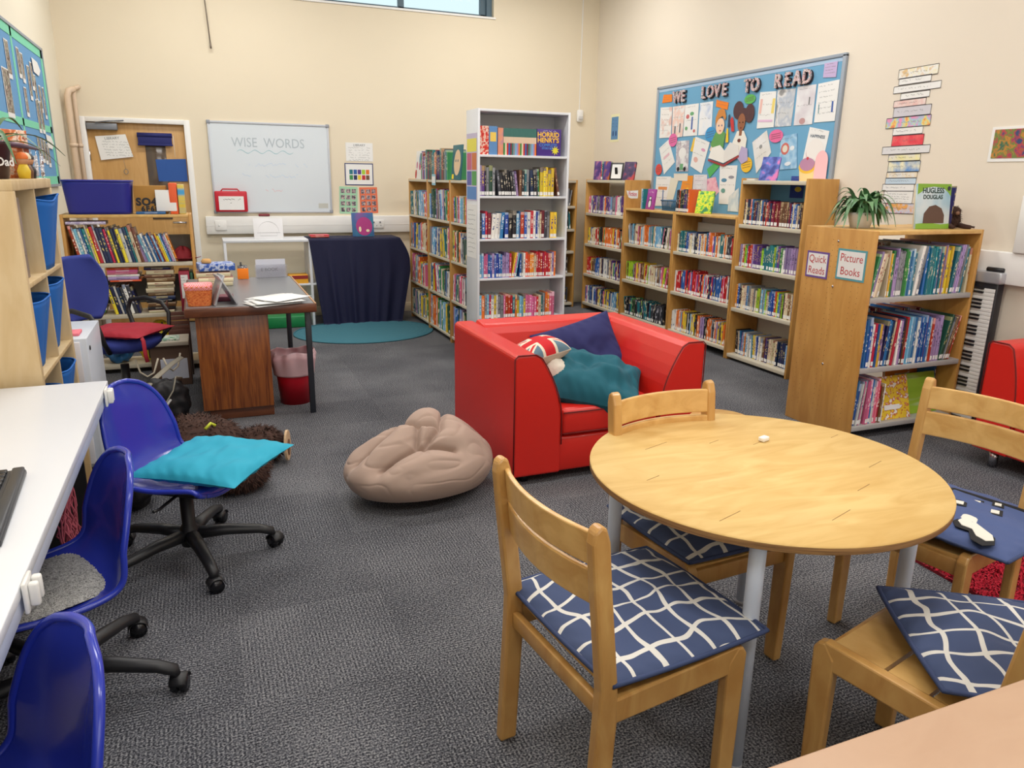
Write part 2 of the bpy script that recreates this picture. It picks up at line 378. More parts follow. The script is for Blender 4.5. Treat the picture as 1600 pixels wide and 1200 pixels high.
for hz in (1.6, .9): MB().cyl((-.925, .02, hz), .008, .1, 8).build('hinge', CHROME, door)
MB().tube([(-.14, .03, 1.02), (-.14, -.03, 1.02), (-.26, -.03, 1.02)], .01, 8).build('handle', CHROME, door)
struct('wall_corridor', MB().box((DX0-.3, YB+.3, 0), (DX1+.3, YB+.35, 2.3)), CREAM)
# pipes in the back left corner
PIPE = plain('cream_pipe', (222, 198, 172), .5)
for px, py, z1, lab in ((-1.03, 8.25, 2.22, 'cream painted pipe closest to the left wall corner'), (-.985, 8.32, 2.25, 'thinner cream painted pipe between corner pipe and door frame')):
    r = .028 if px < -1 else .02
    q = MB(); q.tube([(px, py, 0), (px, py, z1-.06), (px+.015, py+.01, z1-.01), (px+.035, min(py+.03, YB-r), z1), (px+.05, min(py+.08, YB-r), z1+.01)], r, 12)
    for z in (.5, 1.35, 1.72): q.tube([(px, py, z), (px, py, z+.03)], r*1.25, 12)
    tag(q.build('pipe', PIPE), lab, 'pipe', 'pipes in the corner')
# pull rod hanging from ceiling
q = MB(); q.tube([(.2, 8.34, ZC-.01), (.215, 8.34, 3.1), (.235, 8.34, 2.68)], .006, 6); q.tube([(.233, 8.34, 2.72), (.236, 8.34, 2.665)], .009, 6)
tag(q.build('pull_rod', plain('grey_rod', (130, 118, 105), .5)), 'thin grey rod hanging down the cream back wall', 'rod')
# motion sensor
s_ = thing('motion_sensor', 'small white motion sensor high in the corner', 'sensor', (4.26, YB-.0, 2.22))
MB().rbox((-.04, -.05, -.07), (.04, 0, .07), .02).build('housing', WHITEL, s_); MB().rbox((-.028, -.062, -.045), (.028, -.045, .0), .012).build('lens', plain('sensor_lens', (205, 205, 205), .3), s_)
tag(MB().box((4.255, YB-.006, 2.29), (4.265, YB, 4.0)).build('sensor_cable', WHITEL), 'thin white cable running up the corner above the sensor', 'cable')
# ---------------------------------------------------------------- books
RND = random.Random(11)
PAL = {  # label colour -> (cover colour, lettering colour)
 'white': ((228, 226, 220), (90, 110, 150)), 'cream': ((222, 208, 176), (150, 60, 50)), 'black': ((30, 30, 36), (200, 190, 170)),
 'dark grey': ((62, 64, 72), (180, 180, 190)), 'grey': ((138, 140, 146), (50, 50, 60)), 'navy': ((34, 44, 88), (220, 200, 120)),
 'blue': ((44, 96, 168), (230, 230, 235)), 'light blue': ((120, 176, 212), (240, 240, 240)), 'teal': ((34, 116, 128), (230, 220, 190)),
 'green': ((60, 140, 76), (240, 235, 200)), 'lime green': ((166, 206, 50), (60, 80, 40)), 'dark green': ((34, 78, 60), (210, 190, 130)),
 'yellow': ((232, 200, 56), (60, 60, 140)), 'orange': ((226, 116, 44), (250, 240, 220)), 'red': ((190, 36, 40), (245, 235, 220)),
 'dark red': ((122, 30, 44), (220, 190, 150)), 'pink': ((220, 110, 150), (255, 240, 245)), 'purple': ((92, 58, 132), (230, 200, 80)),
 'lilac': ((164, 140, 186), (60, 50, 90)), 'brown': ((112, 76, 52), (220, 200, 160))}
CM = {k: cover('cover_'+k.replace(' ', '_'), *v) for k, v in PAL.items()}
CL = {k: cover('shelf_cover_'+k.replace(' ', '_'), *v, loose=True) for k, v in PAL.items()}
STICK = plain('spine_sticker', (238, 238, 236), .6)
ORD = ['first', 'second', 'third', 'fourth', 'fifth', 'sixth', 'seventh', 'eighth', 'ninth', 'tenth'] + [f'{n}th' if n not in (21, 22, 23, 31, 32, 33, 41, 42, 43) else f"{n}{ {1:'st',2:'nd',3:'rd'}[n%10]}" for n in range(11, 70)]
def bookmb(s, t, d, h, M=None, sticker=True, mi=(0, 1, 2)):
    """closed book, spine on the -y side: x 0..t, y 0..d, z 0..h"""
    b = min(.002, t*.2); e = .003
    T = (lambda p: M @ Vector(p)) if M else (lambda p: Vector(p))
    r = min(.004, t*.3)
    sp = [(0, r), (t*.2, r*.3), (t*.5, 0), (t*.8, r*.3), (t, r)]
    ol = sp + [(t, d), (t-b, d), (t-b, r+.001), (b, r+.001), (b, d), (0, d)]
    n = len(ol); vs = [T((x, y, 0)) for x, y in ol]+[T((x, y, h)) for x, y in ol]
    fs = [(i, (i+1) % n, (i+1) % n+n, i+n) for i in range(n)]
    # end caps of the cover as quads
    for o in (0, n):
        fs += [(o+0, o+9, o+10), (o+0, o+8, o+9), (o+0, o+1, o+8), (o+1, o+2, o+8), (o+2, o+7, o+8), (o+2, o+3, o+7), (o+3, o+4, o+7), (o+4, o+6, o+7), (o+4, o+5, o+6)]
    s.add(vs, fs, mi[0])
    q = [T(p) for p in ((b, r, e), (t-b, r, e), (t-b, d-.004, e), (b, d-.004, e), (b, r, h-e), (t-b, r, h-e), (t-b, d-.004, h-e), (b, d-.004, h-e))]
    s.add(q, [(4, 5, 6, 7), (0, 1, 2, 3), (2, 3, 7, 6)], mi[1])
    if sticker:
        k = .0006; z0, z1 = .008, .034
        s.add([T((t*.06, r*.75-k-.0004, z0)), (T((t*.5, -k, z0))), T((t*.94, r*.75-k-.0004, z0)), T((t*.06, r*.75-k-.0004, z1)), T((t*.5, -k, z1)), T((t*.94, r*.75-k-.0004, z1))], [(0, 1, 4, 3), (1, 2, 5, 4)], mi[2])
    return s
COUNT = {}
LIMIT = {'paperback_book': 300, 'picture_book': 300}
REST = {}   # kind -> (MB, material list)
def rest_mat(kind, col):
    mb, ml = REST.setdefault(kind, (MB(), [PAGES, STICK]))
    if CL[col] not in ml: ml.append(CL[col])
    return mb, ml.index(CL[col])
def fill(kind, x, y, z, rz, length, where, rh, rt, depth, cols, group, stick=.85, lean=.25, inset=.012, fillto=1.0, rnd=RND, forced=None, hmax=None, tone=None):
    """one shelf run of books, left to right as seen from the front; (x,y,z) is the left front corner"""
    M0 = Matrix.Translation((x, y, z+.0005)) @ Matrix.Rotation(rz, 4, 'Z')
    s = .004; i = 0; word = {'paperback_book': 'paperback', 'picture_book': 'picture book'}[kind]
    th = 0; left = 0; run = 0; base = rnd.uniform(*rh)
    while s < length*fillto - rt[1] - .006:
        if left <= 0:
            if th > 0: s += pendh*math.sin(th)*.92   # the next upright stands clear of the leaning run
            nt = 0 if (rnd.random() > lean or th != 0) else rnd.choice((-1, 1))*rnd.uniform(.05, .22)
            left = rnd.randint(3, 8)
            if nt < 0: s += .93*min(rh[1], hmax or 9)*math.sin(-nt)
            th = nt; pendh = 0; base = rnd.uniform(*rh) if rnd.random() < .6 else base
        left -= 1
        t = rnd.uniform(*rt); h = min(max(rh[0]*.94, base + rnd.uniform(-.012, .012)), rh[1]); d = min(depth, h*rnd.uniform(.66, .76))
        if kind == 'picture_book': d = min(depth, h*rnd.uniform(.72, .95))
        col = rnd.choice(cols) if not forced or i >= len(forced) else forced[i]
        if run > 0: col = last; run -= 1
        elif rnd.random() < .13 and not forced: run = rnd.randint(1, 4)
        last = col
        c, sn = math.cos(th), abs(math.sin(th))
        ext = t*c + (h*sn if th else 0)
        if s + ext > length - .003: break
        pendh = max(pendh, h)
        yy = inset + rnd.uniform(0, .010)
        if th == 0: M1 = M0 @ Matrix.Translation((s, yy, 0)); s += t + rnd.uniform(.0003, .0015)
        elif th > 0:   # top leans right: pivot on lower right edge
            M1 = M0 @ Matrix.Translation((s + t*c, yy, 0)) @ Matrix.Rotation(th, 4, 'Y') @ Matrix.Translation((-t, 0, 0)); s += t/c + .001
        else:          # top leans left: pivot on lower left edge
            M1 = M0 @ Matrix.Translation((s, yy, 0)) @ Matrix.Rotation(th, 4, 'Y'); s += t/c + .001
        n = COUNT.get(kind, 0)
        st = rnd.random() < stick
        if n < LIMIT[kind]:
            COUNT[kind] = n+1
            o = bookmb(MB(), t, d, h, None, st).build(kind, [CM[col], PAGES, STICK])
            o.matrix_world = M1
            adj = ('thin ' if t < rt[0]+(rt[1]-rt[0])*.25 else 'thick ' if t > rt[1]-(rt[1]-rt[0])*.2 else '')
            tag(o, f'{adj}{col} {word}, {ORD[i]} from left, {where}', 'book', group)
        else:
            mb, mi = rest_mat(kind, col); bookmb(mb, t, d, h, M1, st, (mi, 0, 1))
        i += 1
    return s
def flatbook(kind, label, t, w_, h, col, loc, rz, group=None, mats=None):
    """book lying flat: spine towards local -y"""
    mb = MB(); M = Matrix.Rotation(PI/2, 4, 'Y') @ Matrix.Identity(4)
    bookmb(mb, t, w_, h, Matrix.Translation((0, 0, t)) @ Matrix.Rotation(PI/2, 4, 'Y'), False)
    o = mb.build(kind, mats or [CM[col], PAGES, STICK], loc=loc, rot=(0, 0, rz)); return tag(o, label, 'book', group)
MIX = ['white', 'cream', 'black', 'dark grey', 'grey', 'navy', 'blue', 'light blue', 'teal', 'green', 'yellow', 'orange', 'red', 'pink', 'purple', 'white', 'cream', 'grey', 'lilac', 'brown', 'dark red', 'blue']
DARK = ['black', 'dark grey', 'navy', 'black', 'grey', 'green', 'purple', 'navy', 'teal', 'lilac', 'brown', 'dark green']
WARM = ['red', 'orange', 'white', 'cream', 'pink', 'blue', 'light blue', 'red', 'white', 'grey', 'dark red', 'yellow']
PICT = ['blue', 'light blue', 'teal', 'green', 'white', 'white', 'light blue', 'yellow', 'red', 'cream', 'grey', 'pink', 'dark green', 'lilac', 'blue', 'orange']
# ---------------------------------------------------------------- bookcases
def case(name, label, x, y, rz, width, depth, height, shelves, side, shelf_mat, top=None, back=None, group=None, th=.022, lip=.03, shelf_depth=None, sidebot=0, bothsides=False):
    """open bookcase, front on local -y, left front corner at (x,y)"""
    t = thing(name, label, 'bookcase', (x, y, 0), rz, group)
    for k in (0, 1):
        a = k*(width-th); MB().rbox((a, 0, 0), (a+th, depth, height), .003).build('side_panel', side, t)
    for i, z in enumerate(shelves):
        q = MB(); sd = shelf_depth or depth
        q.rbox((th+.0005, -.002 if lip else 0, z-max(lip, .018)), (width-th-.0005, .012, z), .002); q.box((th+.0005, .002, z-.012), (width-th-.0005, sd-.01, z-.0002))
        q.build('shelf', shelf_mat, t)
    if top: MB().rbox((th*.0, -.004, height-.022) if top == 'over' else (th, -.004, height-.024), (width if top == 'over' else width-th, depth, height) if top == 'over' else (width-th, depth, height-.001), .003).build('top_board', BEECHH if side is BEECH else shelf_mat, t)
    if back: MB().box((th, depth-.008, .02), (width-th, depth-.002, height-.01)).build('back_panel', back, t)
    return t
RZ = -PI/2
# the white bookcase
bw = thing('bookcase', 'tall white bookcase with posters on its side', 'bookcase', (2.06, 5.773, 0))
for k in (0, 1): MB().rbox((k*.782, 0, 0), (k*.782+.018, .28, 2.02), .001).build('side_panel', WHITE, bw)
BZ = [.08, .358, .70, 1.02, 1.36, 1.678]
for z in BZ: MB().rbox((.018, .002, z-.018), (.782, .272, z), .001).build('shelf', WHITE, bw)
MB().rbox((.018, .0, 2.0), (.782, .272, 2.018), .001).build('top_board', WHITE, bw)
MB().box((.018, .272, .05), (.782, .278, 2.015)).build('back_panel', plain('white_back', (200, 200, 200), .6), bw)
MB().box((.018, .01, 0), (.782, .02, .06)).build('plinth', WHITE, bw)
G = 'paperbacks on the white bookcase'
bx, by = 2.06+.018, 5.773
fill('paperback_book', bx, by, BZ[4], 0, .764, 'second shelf, white bookcase', (.19, .235), (.012, .03), .2, DARK+['yellow', 'light blue', 'green'], G, lean=.5, fillto=.97)
fill('paperback_book', bx, by, BZ[3], 0, .764, 'third shelf, white bookcase', (.19, .225), (.012, .034), .2, WARM+['black', 'dark grey', 'blue'], G, lean=.1, fillto=.96)
fill('paperback_book', bx, by, BZ[2], 0, .764, 'fourth shelf, white bookcase', (.18, .205), (.010, .022), .2, WARM+['lilac', 'blue', 'pink', 'yellow'], G, lean=.45, fillto=.93)
fill('paperback_book', bx, by, BZ[1], 0, .764, 'fifth shelf, white bookcase', (.17, .205), (.012, .026), .2, ['teal', 'light blue', 'grey', 'orange', 'red', 'purple', 'yellow', 'white', 'cream', 'pink'], G, lean=.0, fillto=.93)
# top shelf of the white bookcase: boxed sets and a cover facing out
z = BZ[5]
q = MB().box((0, 0, 0), (.075, .14, .215)); o = q.build('book_box', mottled('red_comic', [(200, 40, 36), (220, 70, 50), (240, 220, 200), (200, 40, 36)], 30), loc=(bx+.004, by+.02, z)); tag(o, 'red boxed book set at left end of white bookcase top shelf', 'book')
q = MB().box((0, 0, 0), (.07, .14, .215)); q.box((.01, -.001, .1), (.06, 0, .17), 1); o = q.build('book_box', [plain('blue_box', (92, 140, 192), .5), plain('yellow_patch', (235, 200, 90), .5)], loc=(bx+.082, by+.02, z)); tag(o, 'light blue boxed book set beside the red one, white bookcase', 'book')
q = MB().box((0, 0, 0), (.045, .14, .205)); o = q.build('book_box', mottled('peach_lilac', [(214, 120, 90), (222, 150, 120), (150, 120, 170)], 6), loc=(bx+.158, by+.02, z)); tag(o, 'peach and lilac boxed book set on white bookcase top shelf', 'book')
for i in range(20):
    c2 = ['green', 'blue', 'grey', 'orange', 'red', 'teal', 'lilac', 'cream', 'dark red', 'light blue'][(i*7) % 10]
    tt = .0137; h = .205
    q = MB(); q.box((0, 0, 0), (tt, .13, h*.45), 0); q.box((0, 0, h*.45), (tt, .13, h*.68), 1); q.box((0, 0, h*.68), (tt, .13, h), 2)
    o = q.build('boxed_story_book', [plain('band_'+c2, PAL[c2][0], .5), plain('band_skin', (224, 198, 170), .5), plain('band_teal', (58, 112, 104), .5)], loc=(bx+.206+i*(tt+.0006), by+.022, z))
    tag(o, f'slim teal-topped paperback with {c2} foot, {ORD[i]} of the matching set', 'book', 'matching set on the white bookcase top shelf')
hh = thing('book_box', 'purple boxed book set facing out, yellow title HORRID HENRY\'S', 'book', (bx+.5, by+.03, z))
MB().rbox((0, 0, 0), (.215, .1, .21), .001).build('case', plain('purple_box', (72, 44, 130), .4), hh)
q = MB(); textmb(q, 'HORRID', .052, M=Matrix.Translation((.1, -.001, .165)), bold=.0016); textmb(q, "HENRY'S", .050, M=Matrix.Translation((.1, -.001, .122)), bold=.0016)
q.build('title', plain('title_yellow', (246, 196, 60), .5), hh)
q = MB(); textmb(q, 'COMPLETE', .032, M=Matrix.Translation((.1, -.001, .085)), bold=.001); textmb(q, 'STORY BOX', .02, M=Matrix.Translation((.1, -.001, .06)), bold=.001)
q.build('title', plain('title_blue', (70, 130, 210), .5), hh)
q = MB(); q.prism([(.165+(.038 if k % 2 else .018)*math.cos(2*PI*k/18), .045+(.038 if k % 2 else .018)*math.sin(2*PI*k/18)) for k in range(18)], -.0015, 0, 0, 'y'); q.build('starburst', plain('burst', (224, 214, 50), .5), hh)
q = MB(); scribble(q, .05, .17, .195, .01, RND); q.build('small_print', PAPER, hh)
# posters on the side of the white bookcase
def poster(name, label, corners, mat, x=None, lines=0, group=None, cat='poster', th=.0015, ink=None, parent=None):
    """thin sheet on a wall plane: corners (y,z) on plane x (facing -x)"""
    q = MB(); q.prism([(a, b) for a, b in corners], x-th, x, 0, 'x')
    mats = [mat]
    if lines:
        mats.append(ink or INKG)
        (y0, z0), (y1, z1), (y2, z2), (y3, z3) = corners
        for k in range(lines):
            f_ = (k+1.2)/(lines+1.4); a = Vector((y0+(y3-y0)*f_, z0+(z3-z0)*f_)); b = Vector((y1+(y2-y1)*f_, z1+(z2-z1)*f_))
            a2 = a+(b-a)*.1; b2 = a+(b-a)*(.9 if k % 3 else .7); n = 14; hgt = (z0-z3)/(lines+2)*.3
            pts = [a2+(b2-a2)*i/n+Vector((0, RND.uniform(-hgt, hgt)*.5)) for i in range(n+1)]
            vs = []
            for p in pts: vs += [(x-th-.0004, p.x, p.y-.0012), (x-th-.0004, p.x, p.y+.0012)]
            q.add(vs, [(2*i, 2*i+1, 2*i+3, 2*i+2) for i in range(n)], 1)
    o = q.build(name, mats, parent); return tag(o, label, cat, group) if not parent else o
X2 = 2.0595
poster('poster', 'book cover poster, topmost on the white bookcase side', [(6.04, 1.84), (5.79, 1.84), (5.79, 1.32), (6.04, 1.32)], plain('poster_lilac', (200, 190, 214), .6), X2, 0)
_ps = bpy.data.objects['poster']
for a, b, c_, d_, col in ((5.80, 6.03, 1.70, 1.80, (232, 222, 90)), (5.80, 5.91, 1.56, 1.69, (206, 120, 70)), (5.92, 6.03, 1.56, 1.69, (196, 100, 130)), (5.80, 5.91, 1.44, 1.55, (90, 160, 90)), (5.92, 6.03, 1.44, 1.55, (96, 100, 170)), (5.80, 6.03, 1.33, 1.43, (96, 140, 200))):
    MB().box((X2-.0022, a, c_), (X2-.0016, b, d_)).build('coloured_block', plain('pb_%d_%d' % col[:2], col, .6), _ps)
poster('poster', 'white printed list taped low on the white bookcase side', [(6.03, 1.29), (5.80, 1.29), (5.80, .86), (6.03, .86)], PAPER, X2, 10)
# wooden cases along the right wall; local left = +y
b3 = case('bookcase', 'tall wooden bookcase with steel shelves beside the picture books panel', 4.165, 5.20, RZ, .76, .30, 1.53, [.055, .458, .81, 1.16, 1.512], BEECH, STEEL)
b2 = case('bookcase', 'low wooden bookcase with black chapter books on its bottom shelf', 4.165, 6.125, RZ, .92, .30, 1.215, [.095, .47, .852], BEECH, STEEL, top='in')
b1 = case('bookcase', 'low wooden bookcase with blue plastic basket on top', 4.165, 7.05, RZ, .92, .30, 1.215, [.095, .47, .852], BEECH, STEEL, top='in')
b0 = case('bookcase', 'tall wooden bookcase topped with black framed certificate', 4.165, 7.95, RZ, .895, .30, 1.50, [.085, .425, .775, 1.127, 1.495], BEECH, STEEL)
b4 = case('bookcase', 'wooden bookcase against the back wall behind the white bookcase', 3.20, 8.05, 0, .91, .30, 1.49, [.055, .404, .672, .93, 1.195, 1.486], BEECH, STEEL)
G = 'paperbacks along the right wall'
LONG = .30
def row(c, y0, width, zs, names, where, spec):
    for z, nm, sp in zip(zs, names, spec):
        fill('paperback_book', c, y0-.022, z, RZ, width-.044, f'{nm}, {where}', **sp)
W3 = 'bookcase beside picture books panel'
P = dict(rh=(.18, .205), rt=(.010, .024), depth=.15, group=G, inset=.03)
row(4.165, 5.20, .76, [1.16, .81, .458, .055], ['top shelf', 'second shelf', 'third shelf', 'bottom shelf'], W3,
    [dict(P, cols=['navy', 'grey', 'cream', 'pink', 'blue', 'red', 'dark red', 'brown', 'dark grey'], lean=0, fillto=.97), dict(P, cols=['lilac', 'purple', 'orange', 'teal', 'green', 'lime green', 'red', 'white', 'pink'], lean=0, fillto=.97),
     dict(P, cols=['black', 'lime green', 'blue', 'orange', 'brown', 'grey', 'cream', 'light blue', 'dark grey'], lean=.1, fillto=.99), dict(P, cols=MIX, lean=.2, inset=.06, fillto=.97)])
row(4.165, 6.125, .92, [.852, .47, .095], ['top shelf', 'middle shelf', 'bottom shelf'], 'low bookcase next to the tall panel',
    [dict(P, cols=['orange', 'teal', 'pink', 'white', 'red', 'dark grey', 'navy', 'blue', 'cream'], lean=0, fillto=.97), dict(P, rh=(.18, .235), cols=['purple', 'red', 'navy', 'blue', 'orange', 'red', 'white', 'pink', 'light blue'], lean=0, fillto=.97),
     dict(P, rh=(.18, .2), rt=(.009, .016), cols=['black', 'cream', 'grey', 'yellow', 'light blue', 'orange', 'white', 'lilac'], lean=0, fillto=.98)])
row(4.165, 7.05, .92, [.852, .47, .095], ['top shelf', 'middle shelf', 'bottom shelf'], 'low bookcase under the blue basket',
    [dict(P, cols=['white', 'cream', 'teal', 'black', 'light blue', 'orange', 'pink', 'grey'], lean=.6, fillto=.97), dict(P, cols=['red', 'grey', 'brown', 'yellow', 'white', 'cream', 'lime green', 'pink'], lean=.3, fillto=.97),
     dict(P, rh=(.17, .19), cols=['black', 'navy', 'dark grey', 'teal', 'green', 'black'], lean=.9, fillto=.9)])
row(4.165, 7.95, .895, [1.127, .775, .425, .085], ['t']*4, 'x', [dict(P, cols=['white', 'grey', 'orange', 'light blue', 'purple', 'pink', 'lilac'], fillto=.97, lean=.1), dict(P, cols=['black', 'cream', 'green', 'blue', 'yellow', 'red', 'red', 'orange'], fillto=.97, lean=0),
    dict(P, cols=MIX, fillto=.98, lean=0), dict(P, cols=['blue', 'navy', 'light blue', 'teal', 'pink', 'yellow', 'white'], fillto=.98, lean=0)])
for z in (1.195, .93, .672, .404, .055):
    fill('paperback_book', 3.222, 8.05, z, 0, .866, 'x', (.17, .2), (.01, .022), .15, MIX, G, lean=.3, fillto=.96, inset=.02)
# picture books unit with the signs
pb = case('bookcase', 'double sided wooden bookcase with Quick Reads and Picture Books signs', 3.50, 3.165, 0, .87, .535, 1.245, [.085, .445, .865], BEECH, plain('grey_steel', (176, 174, 172), .35), top='in')
pan = MB()
for a in (3.24, 3.29, 3.43, 3.47, 3.60, 3.65):
    for k in range(34): pan.tube([(3.4995, a, .12+k*.032), (3.4991, a, .12+k*.032)], .0022, 6)
tag_p = pan.build('peg_holes', plain('hole_dark', (110, 76, 40), .8)); tag_p.parent = pb; tag_p.matrix_parent_inverse = Matrix.Translation((3.50, 3.165, 0)).inverted()
for yy, zz in ((3.43, .90), (3.43, .42), (3.43, 1.17)):
    q = MB().tube([(3.4985, yy, zz), (3.497, yy, zz)], .007, 12).build('cam_cap', CHROME); q.parent = pb; q.matrix_parent_inverse = Matrix.Translation((3.50, 3.165, 0)).inverted()
def sign(label, y0, y1, z0, z1, border, w1, w2, size):
    t = thing('sign', label, 'sign', (3.499, (y0+y1)/2, (z0+z1)/2), -PI/2)
    W, H = (y1-y0)/2, (z1-z0)/2
    MB().box((-W, -.002, -H), (W, 0, H)).build('border', border, t); MB().box((-W+.012, -.0026, -H+.012), (W-.012, -.002, H-.012)).build('sheet', PAPER, t)
    q = MB(); textmb(q, w1, size, M=Matrix.Translation((0, -.0031, H*.42)), sx=.9); textmb(q, w2, size, M=Matrix.Translation((0, -.0031, -H*.45)), sx=.9); q.build('lettering', plain('sign_red', (190, 40, 50), .6), t)
sign('sign with purple border reading Quick Reads on the wooden panel', 3.485, 3.665, .935, 1.095, plain('purple_border', (110, 80, 150), .6), 'Quick', 'Reads', .064)
sign('sign with teal border reading Picture Books on the wooden panel', 3.205, 3.42, .95, 1.13, plain('teal_border', (90, 160, 170), .6), 'Picture', 'Books', .066)
P = dict(rt=(.007, .02), depth=.24, group='picture books on the signed bookcase', inset=.01, stick=.6)
fill('picture_book', 3.522, 3.165, .865, 0, .826, 'top shelf, signed bookcase', rh=(.25, .30), cols=['white', 'light blue', 'green', 'cream', 'blue', 'yellow', 'lilac', 'pink', 'grey', 'teal'], lean=.35, fillto=.98, hmax=.3, **P)
fill('picture_book', 3.522, 3.165, .445, 0, .826, 'middle shelf, signed bookcase', rh=(.26, .325), cols=['blue', 'white', 'navy', 'lilac', 'cream', 'red', 'brown', 'dark green', 'light blue', 'grey', 'yellow'], lean=.35, fillto=.98, hmax=.33, **P)
for zz, nm in ((.865, 'top'), (.445, 'middle')): fill('picture_book', 4.348, 3.70, zz, PI, .826, nm+' shelf, wall side of signed bookcase', rh=(.25, .30), cols=['white', 'dark red', 'grey', 'navy', 'cream', 'blue'], lean=.1, fillto=.98, hmax=.3, rt=(.008, .02), depth=.22, group='picture books on the wall side', inset=.01, stick=.3)
fill('picture_book', 3.522, 3.165, .085, 0, .30, 'bottom shelf, signed bookcase', rh=(.22, .28), cols=['red', 'white', 'blue', 'grey', 'brown', 'pink'], lean=.3, fillto=.9, **P)
# faces outward on the lowest shelf
yel = thing('picture_book', 'large yellow picture book with red and white speckles, leaning on lowest shelf', 'book', (3.80, 3.20, .086), 0)
q = bookmb(MB(), .014, .25, .27, Matrix.Rotation(-.28, 4, 'X') @ Matrix.Translation((.25, 0, 0)) @ Matrix.Rotation(PI/2, 4, 'Z'), False)
q.build('cover', [mottled('yellow_cover', [(232, 196, 50), (236, 204, 60), (232, 196, 50), (190, 60, 50), (240, 236, 220)], 38), PAGES, STICK], yel)
q = MB().box((.03, -.004, .06), (.16, -.0025, .09), M=Matrix.Rotation(-.28, 4, 'X')); q.build('title_panel', PAPER, yel)
grn = bookmb(MB(), .012, .26, .26, Matrix.Rotation(-.25, 4, 'X') @ Matrix.Translation((.26, 0, 0)) @ Matrix.Rotation(PI/2, 4, 'Z'), False).build('picture_book', [mottled('green_cover', [(150, 196, 50), (160, 204, 60), (225, 230, 225)], 5, stretch=(.3, .3, 2)), PAGES, STICK], loc=(4.07, 3.24, .086))
tag(grn, 'green and white picture book facing out on lowest shelf beside the yellow one', 'book')
org = bookmb(MB(), .02, .30, .32, Matrix.Rotation(-.12, 4, 'X') @ Matrix.Translation((.24, 0, 0)) @ Matrix.Rotation(PI/2, 4, 'Z'), False).build('picture_book', [CM['orange'], PAGES, STICK], loc=(4.10, 3.40, .086))
tag(org, 'large orange picture book at the back of the lowest signed shelf', 'book')
blu = bookmb(MB(), .02, .30, .33, None, False).build('picture_book', [CM['blue'], PAGES, STICK], loc=(4.325, 3.30, .086)); tag(blu, 'large blue picture book against the end panel, lowest signed shelf', 'book')
# left wooden cases facing the reading rug
y = 8.02; zs = [.065, .41, .77, 1.115]
bays = [(8.02, .72, 'bay nearest the back wall'), (7.30, .73, 'middle bay by the rug'), (6.57, .49, 'bay touching the white bookcase')]
for y0, wd, nm in bays:
    case('bookcase', f'narrow wooden bookcase, {nm}', 2.08, y0, RZ, wd-.004, .26, 1.478, zs+[1.474], BEECH, STEEL, lip=.022)
P = dict(rt=(.010, .032), depth=.22, inset=.006, stick=.5)
SH = ['bottom shelf', 'third shelf', 'second shelf', 'top shelf']
def bay(i, k):
    y0, wd, nm = bays[i]
    fill('picture_book', 2.08, y0-.022, zs[k], RZ, wd-.048, f'{SH[k]}, {nm}', rh=(.21, .31 if k != 2 else .28), cols=PICT, lean=.5, fillto=.97, hmax=.3, group='picture books in the wooden bays', **P)
# the low bookcase in front of the door
ds = case('bookcase', 'low wooden bookcase heaped with books in front of the door', -.94, 6.30, 0, .875, .30, 1.20, [.065, .455, .845], BEECH, STEEL, top='in')
MB().box((.022, .29, .50), (.853, .294, .72)).build('back_panel', plain('grey_back', (120, 116, 108), .6), ds); MB().box((.022, .29, .86), (.853, .294, 1.03)).build('back_panel', plain('grey_back', (120, 116, 108), .6), ds)
P2 = dict(depth=.26, inset=.008, stick=.3)
fill('picture_book', -.918, 6.30, .845, 0, .56, 'top shelf, bookcase by door', rh=(.24, .285), rt=(.008, .022), cols=['cream', 'green', 'yellow', 'white', 'lilac', 'navy', 'blue', 'light blue', 'brown', 'teal'], lean=.0, fillto=.03, group='picture books in front of the door', **P2)
# books all leaning left on the top shelf of the door bookcase
def leaning_row(x0, x1, y, z, th, rh, rt, cols, where, group, rnd):
    """tops lean to the left (th < 0)"""
    s = x0; i = 0
    while s < x1:
        t = rnd.uniform(*rt); h = rnd.uniform(*rh); col = rnd.choice(cols); a = th*(1-.25*(s-x0)/(x1-x0)) if th else 0
        a = th
        o = bookmb(MB(), t, h*.8, h, None, False).build('picture_book', [CM[col], PAGES, STICK])
        o.matrix_world = Matrix.Translation((s, y+rnd.uniform(0, .012), z+.0005)) @ Matrix.Rotation(a, 4, 'Y')
        COUNT['picture_book'] = COUNT.get('picture_book', 0)+1
        tag(o, f'{col} picture book leaning left, {ORD[i]} from left, {where}', 'book', group); i += 1; s += t/math.cos(a)+.001
leaning_row(-.85, -.44, 6.305, .845, -.20, (.25, .285), (.009, .024), ['cream', 'green', 'yellow', 'white', 'dark grey', 'navy', 'blue', 'light blue', 'brown', 'teal', 'red'], 'top shelf by door', 'picture books leaning on the top shelf by the door', random.Random(5))
leaning_row(-.42, -.19, 6.305, .845, -.30, (.20, .225), (.007, .018), ['light blue', 'orange', 'green', 'yellow', 'blue', 'dark red', 'white', 'lilac'], 'smaller group, shelf by door', 'smaller picture books leaning on the top shelf by the door', random.Random(6))
def stack(x, y, z, n, wx, dy, tr, cols, where, group, rnd, name='stacked_book'):
    zz = z+.0005
    for i in range(n):
        t = rnd.uniform(*tr); col = rnd.choice(cols); w_, d_ = wx*rnd.uniform(.88, 1), dy*rnd.uniform(.85, 1)
        q = bookmb(MB(), t, d_, w_, Matrix.Translation((0, 0, t)) @ Matrix.Rotation(PI/2, 4, 'Y'), False)
        o = q.build(name, [CM[col], PAGES, STICK], loc=(x+rnd.uniform(0, .02), y+rnd.uniform(0, .02), zz), rot=(0, 0, 0))
        if rnd.random() < .6:
            o.rotation_euler.z = rnd.uniform(-.04, .04)
        tag(o, f'{col} book lying flat, {ORD[i]} from bottom, {where}', 'book', group); zz += t+.0006
    return zz
